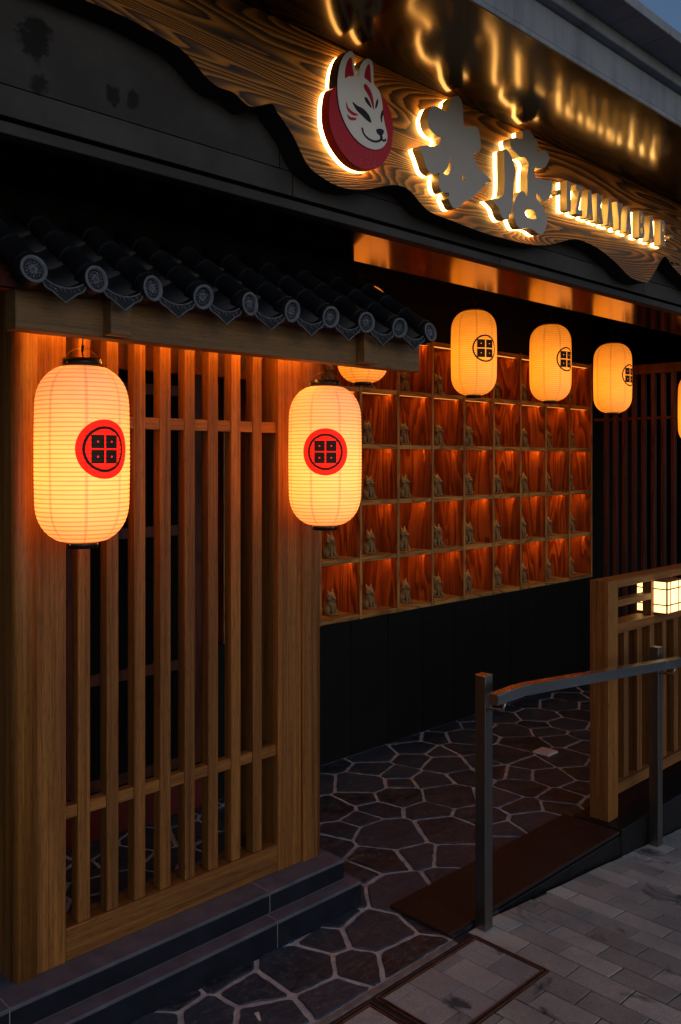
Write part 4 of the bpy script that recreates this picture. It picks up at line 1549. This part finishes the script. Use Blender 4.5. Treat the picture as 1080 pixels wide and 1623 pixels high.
ll = ['bright square shoji box lamp set into the fence, at right picture edge', 'square shoji box lamp farther along the fence, past the picture edge']
for x, lab in zip(LX, ll):
    x0, x1, y0, y1, z0, z1 = x + .003, x + .159, 1.862, 2.018, .886, 1.030
    t = thing('box_lamp', ((x0 + x1) / 2, (y0 + y1) / 2, z0), lab, 'box lamp', 'shoji lamps in the fence')
    bm = bmesh.new()
    b_ = .006
    for (xa, ya) in ((x0, y0), (x1 - b_, y0), (x0, y1 - b_), (x1 - b_, y1 - b_)):
        box(bm, xa, xa + b_, ya, ya + b_, z0, z1)
    part('corner_bars', bm, M['oak_z'], t)
    part('base', bbox(x0 - .002, x1 + .002, y0 - .002, y1 + .002, z0 - .0075, z0 - .0003, .001), M['oak_x'], t)
    part('lid', bbox(x0 - .002, x1 + .002, y0 - .002, y1 + .002, z1 + .0003, z1 + .006, .001), M['oak_x'], t)
    for fy in (y0 + .002, y1 - .003):
        pn = part('paper_pane', bbox(x0 + b_ + .0005, x1 - b_ - .0005, fy, fy + .001, z0 + .0005, z1 - .0005, 0), M['pane'], t)
        bm = bmesh.new()
        yo = fy - .0022 if fy < 1.95 else fy + .0012
        for zz in (z0 + .034, z1 - .036): box(bm, x0 + b_, x1 - b_, yo, yo + .002, zz, zz + .0055)
        for xx_ in (x0 + .034, x1 - .038): box(bm, xx_, xx_ + .0055, yo - .0002, yo + .0018, z0, z1)
        part('glazing_bars', bm, M['oak_z'], pn)
    for fx_ in (x0 + .002, x1 - .003):
        pn = part('paper_pane', bbox(fx_, fx_ + .001, y0 + b_ + .0005, y1 - b_ - .0005, z0 + .0005, z1 - .0005, 0), M['pane'], t)
        bm = bmesh.new()
        xo = fx_ - .0022 if fx_ < x + .08 else fx_ + .0012
        for zz in (z0 + .034, z1 - .036): box(bm, xo, xo + .002, y0 + b_, y1 - b_, zz, zz + .0055)
        part('glazing_bars', bm, M['oak_z'], pn)

# ================================================================== HANDRAIL
hr = thing('handrail', (2.47, 1.80, 0), 'square steel handrail on slim posts descending beside the pavement', 'handrail')
RYA, RYB = 1.702, 1.742


def rail_seg(bm, pts, h=.036):
    prev = None
    for (x, z) in pts:
        r = [bm.verts.new(p) for p in ((x, RYA, z - h), (x, RYB, z - h), (x, RYB, z), (x, RYA, z))]
        if prev:
            for k in range(4):
                bm.faces.new((prev[k], prev[(k + 1) % 4], r[(k + 1) % 4], r[k]))
        else:
            bm.faces.new(r)
        prev = r
    bm.faces.new(prev[::-1])


bm = bmesh.new()
rail_seg(bm, [(2.406, .829), (2.545, .8315), (2.57, .8314), (2.60, .8300), (2.64, .8270), (3.764, .735), (5.1, .735 - .0835 * 1.336)])
es = [e for e in bm.edges if abs((e.verts[0].co - e.verts[1].co).normalized().x) > .9]
bmesh.ops.bevel(bm, geom=es, offset=.0045, segments=3, affect='EDGES')
part('rail', bm, M['steel_x'], hr)
for (x, z1, zr) in ((2.45, .869, .793), (3.726, .775, .70), (4.98, .672, .59)):
    zb = gz(x)
    ps = part('post', bbox(x, x + .043, 1.786, 1.829, zb + .001, z1 - .003, .0015), M['steel'], hr)
    part('post_cap', bbox(x - .0004, x + .0434, 1.7856, 1.8294, z1 - .0027, z1, .001), M['steel_x'], ps)
    bm = bmesh.new()
    tube(bm, [(x + .022, 1.7855, zr - .035), (x + .022, 1.755, zr - .036), (x + .022, 1.728, zr - .030), (x + .022, 1.722, zr - .0)], .006, 10)
    cyl(bm, (x + .022, 1.7855, zr - .035), (x + .022, 1.782, zr - .035), .013, n=16)
    part('bracket', bm, M['steel'], hr)
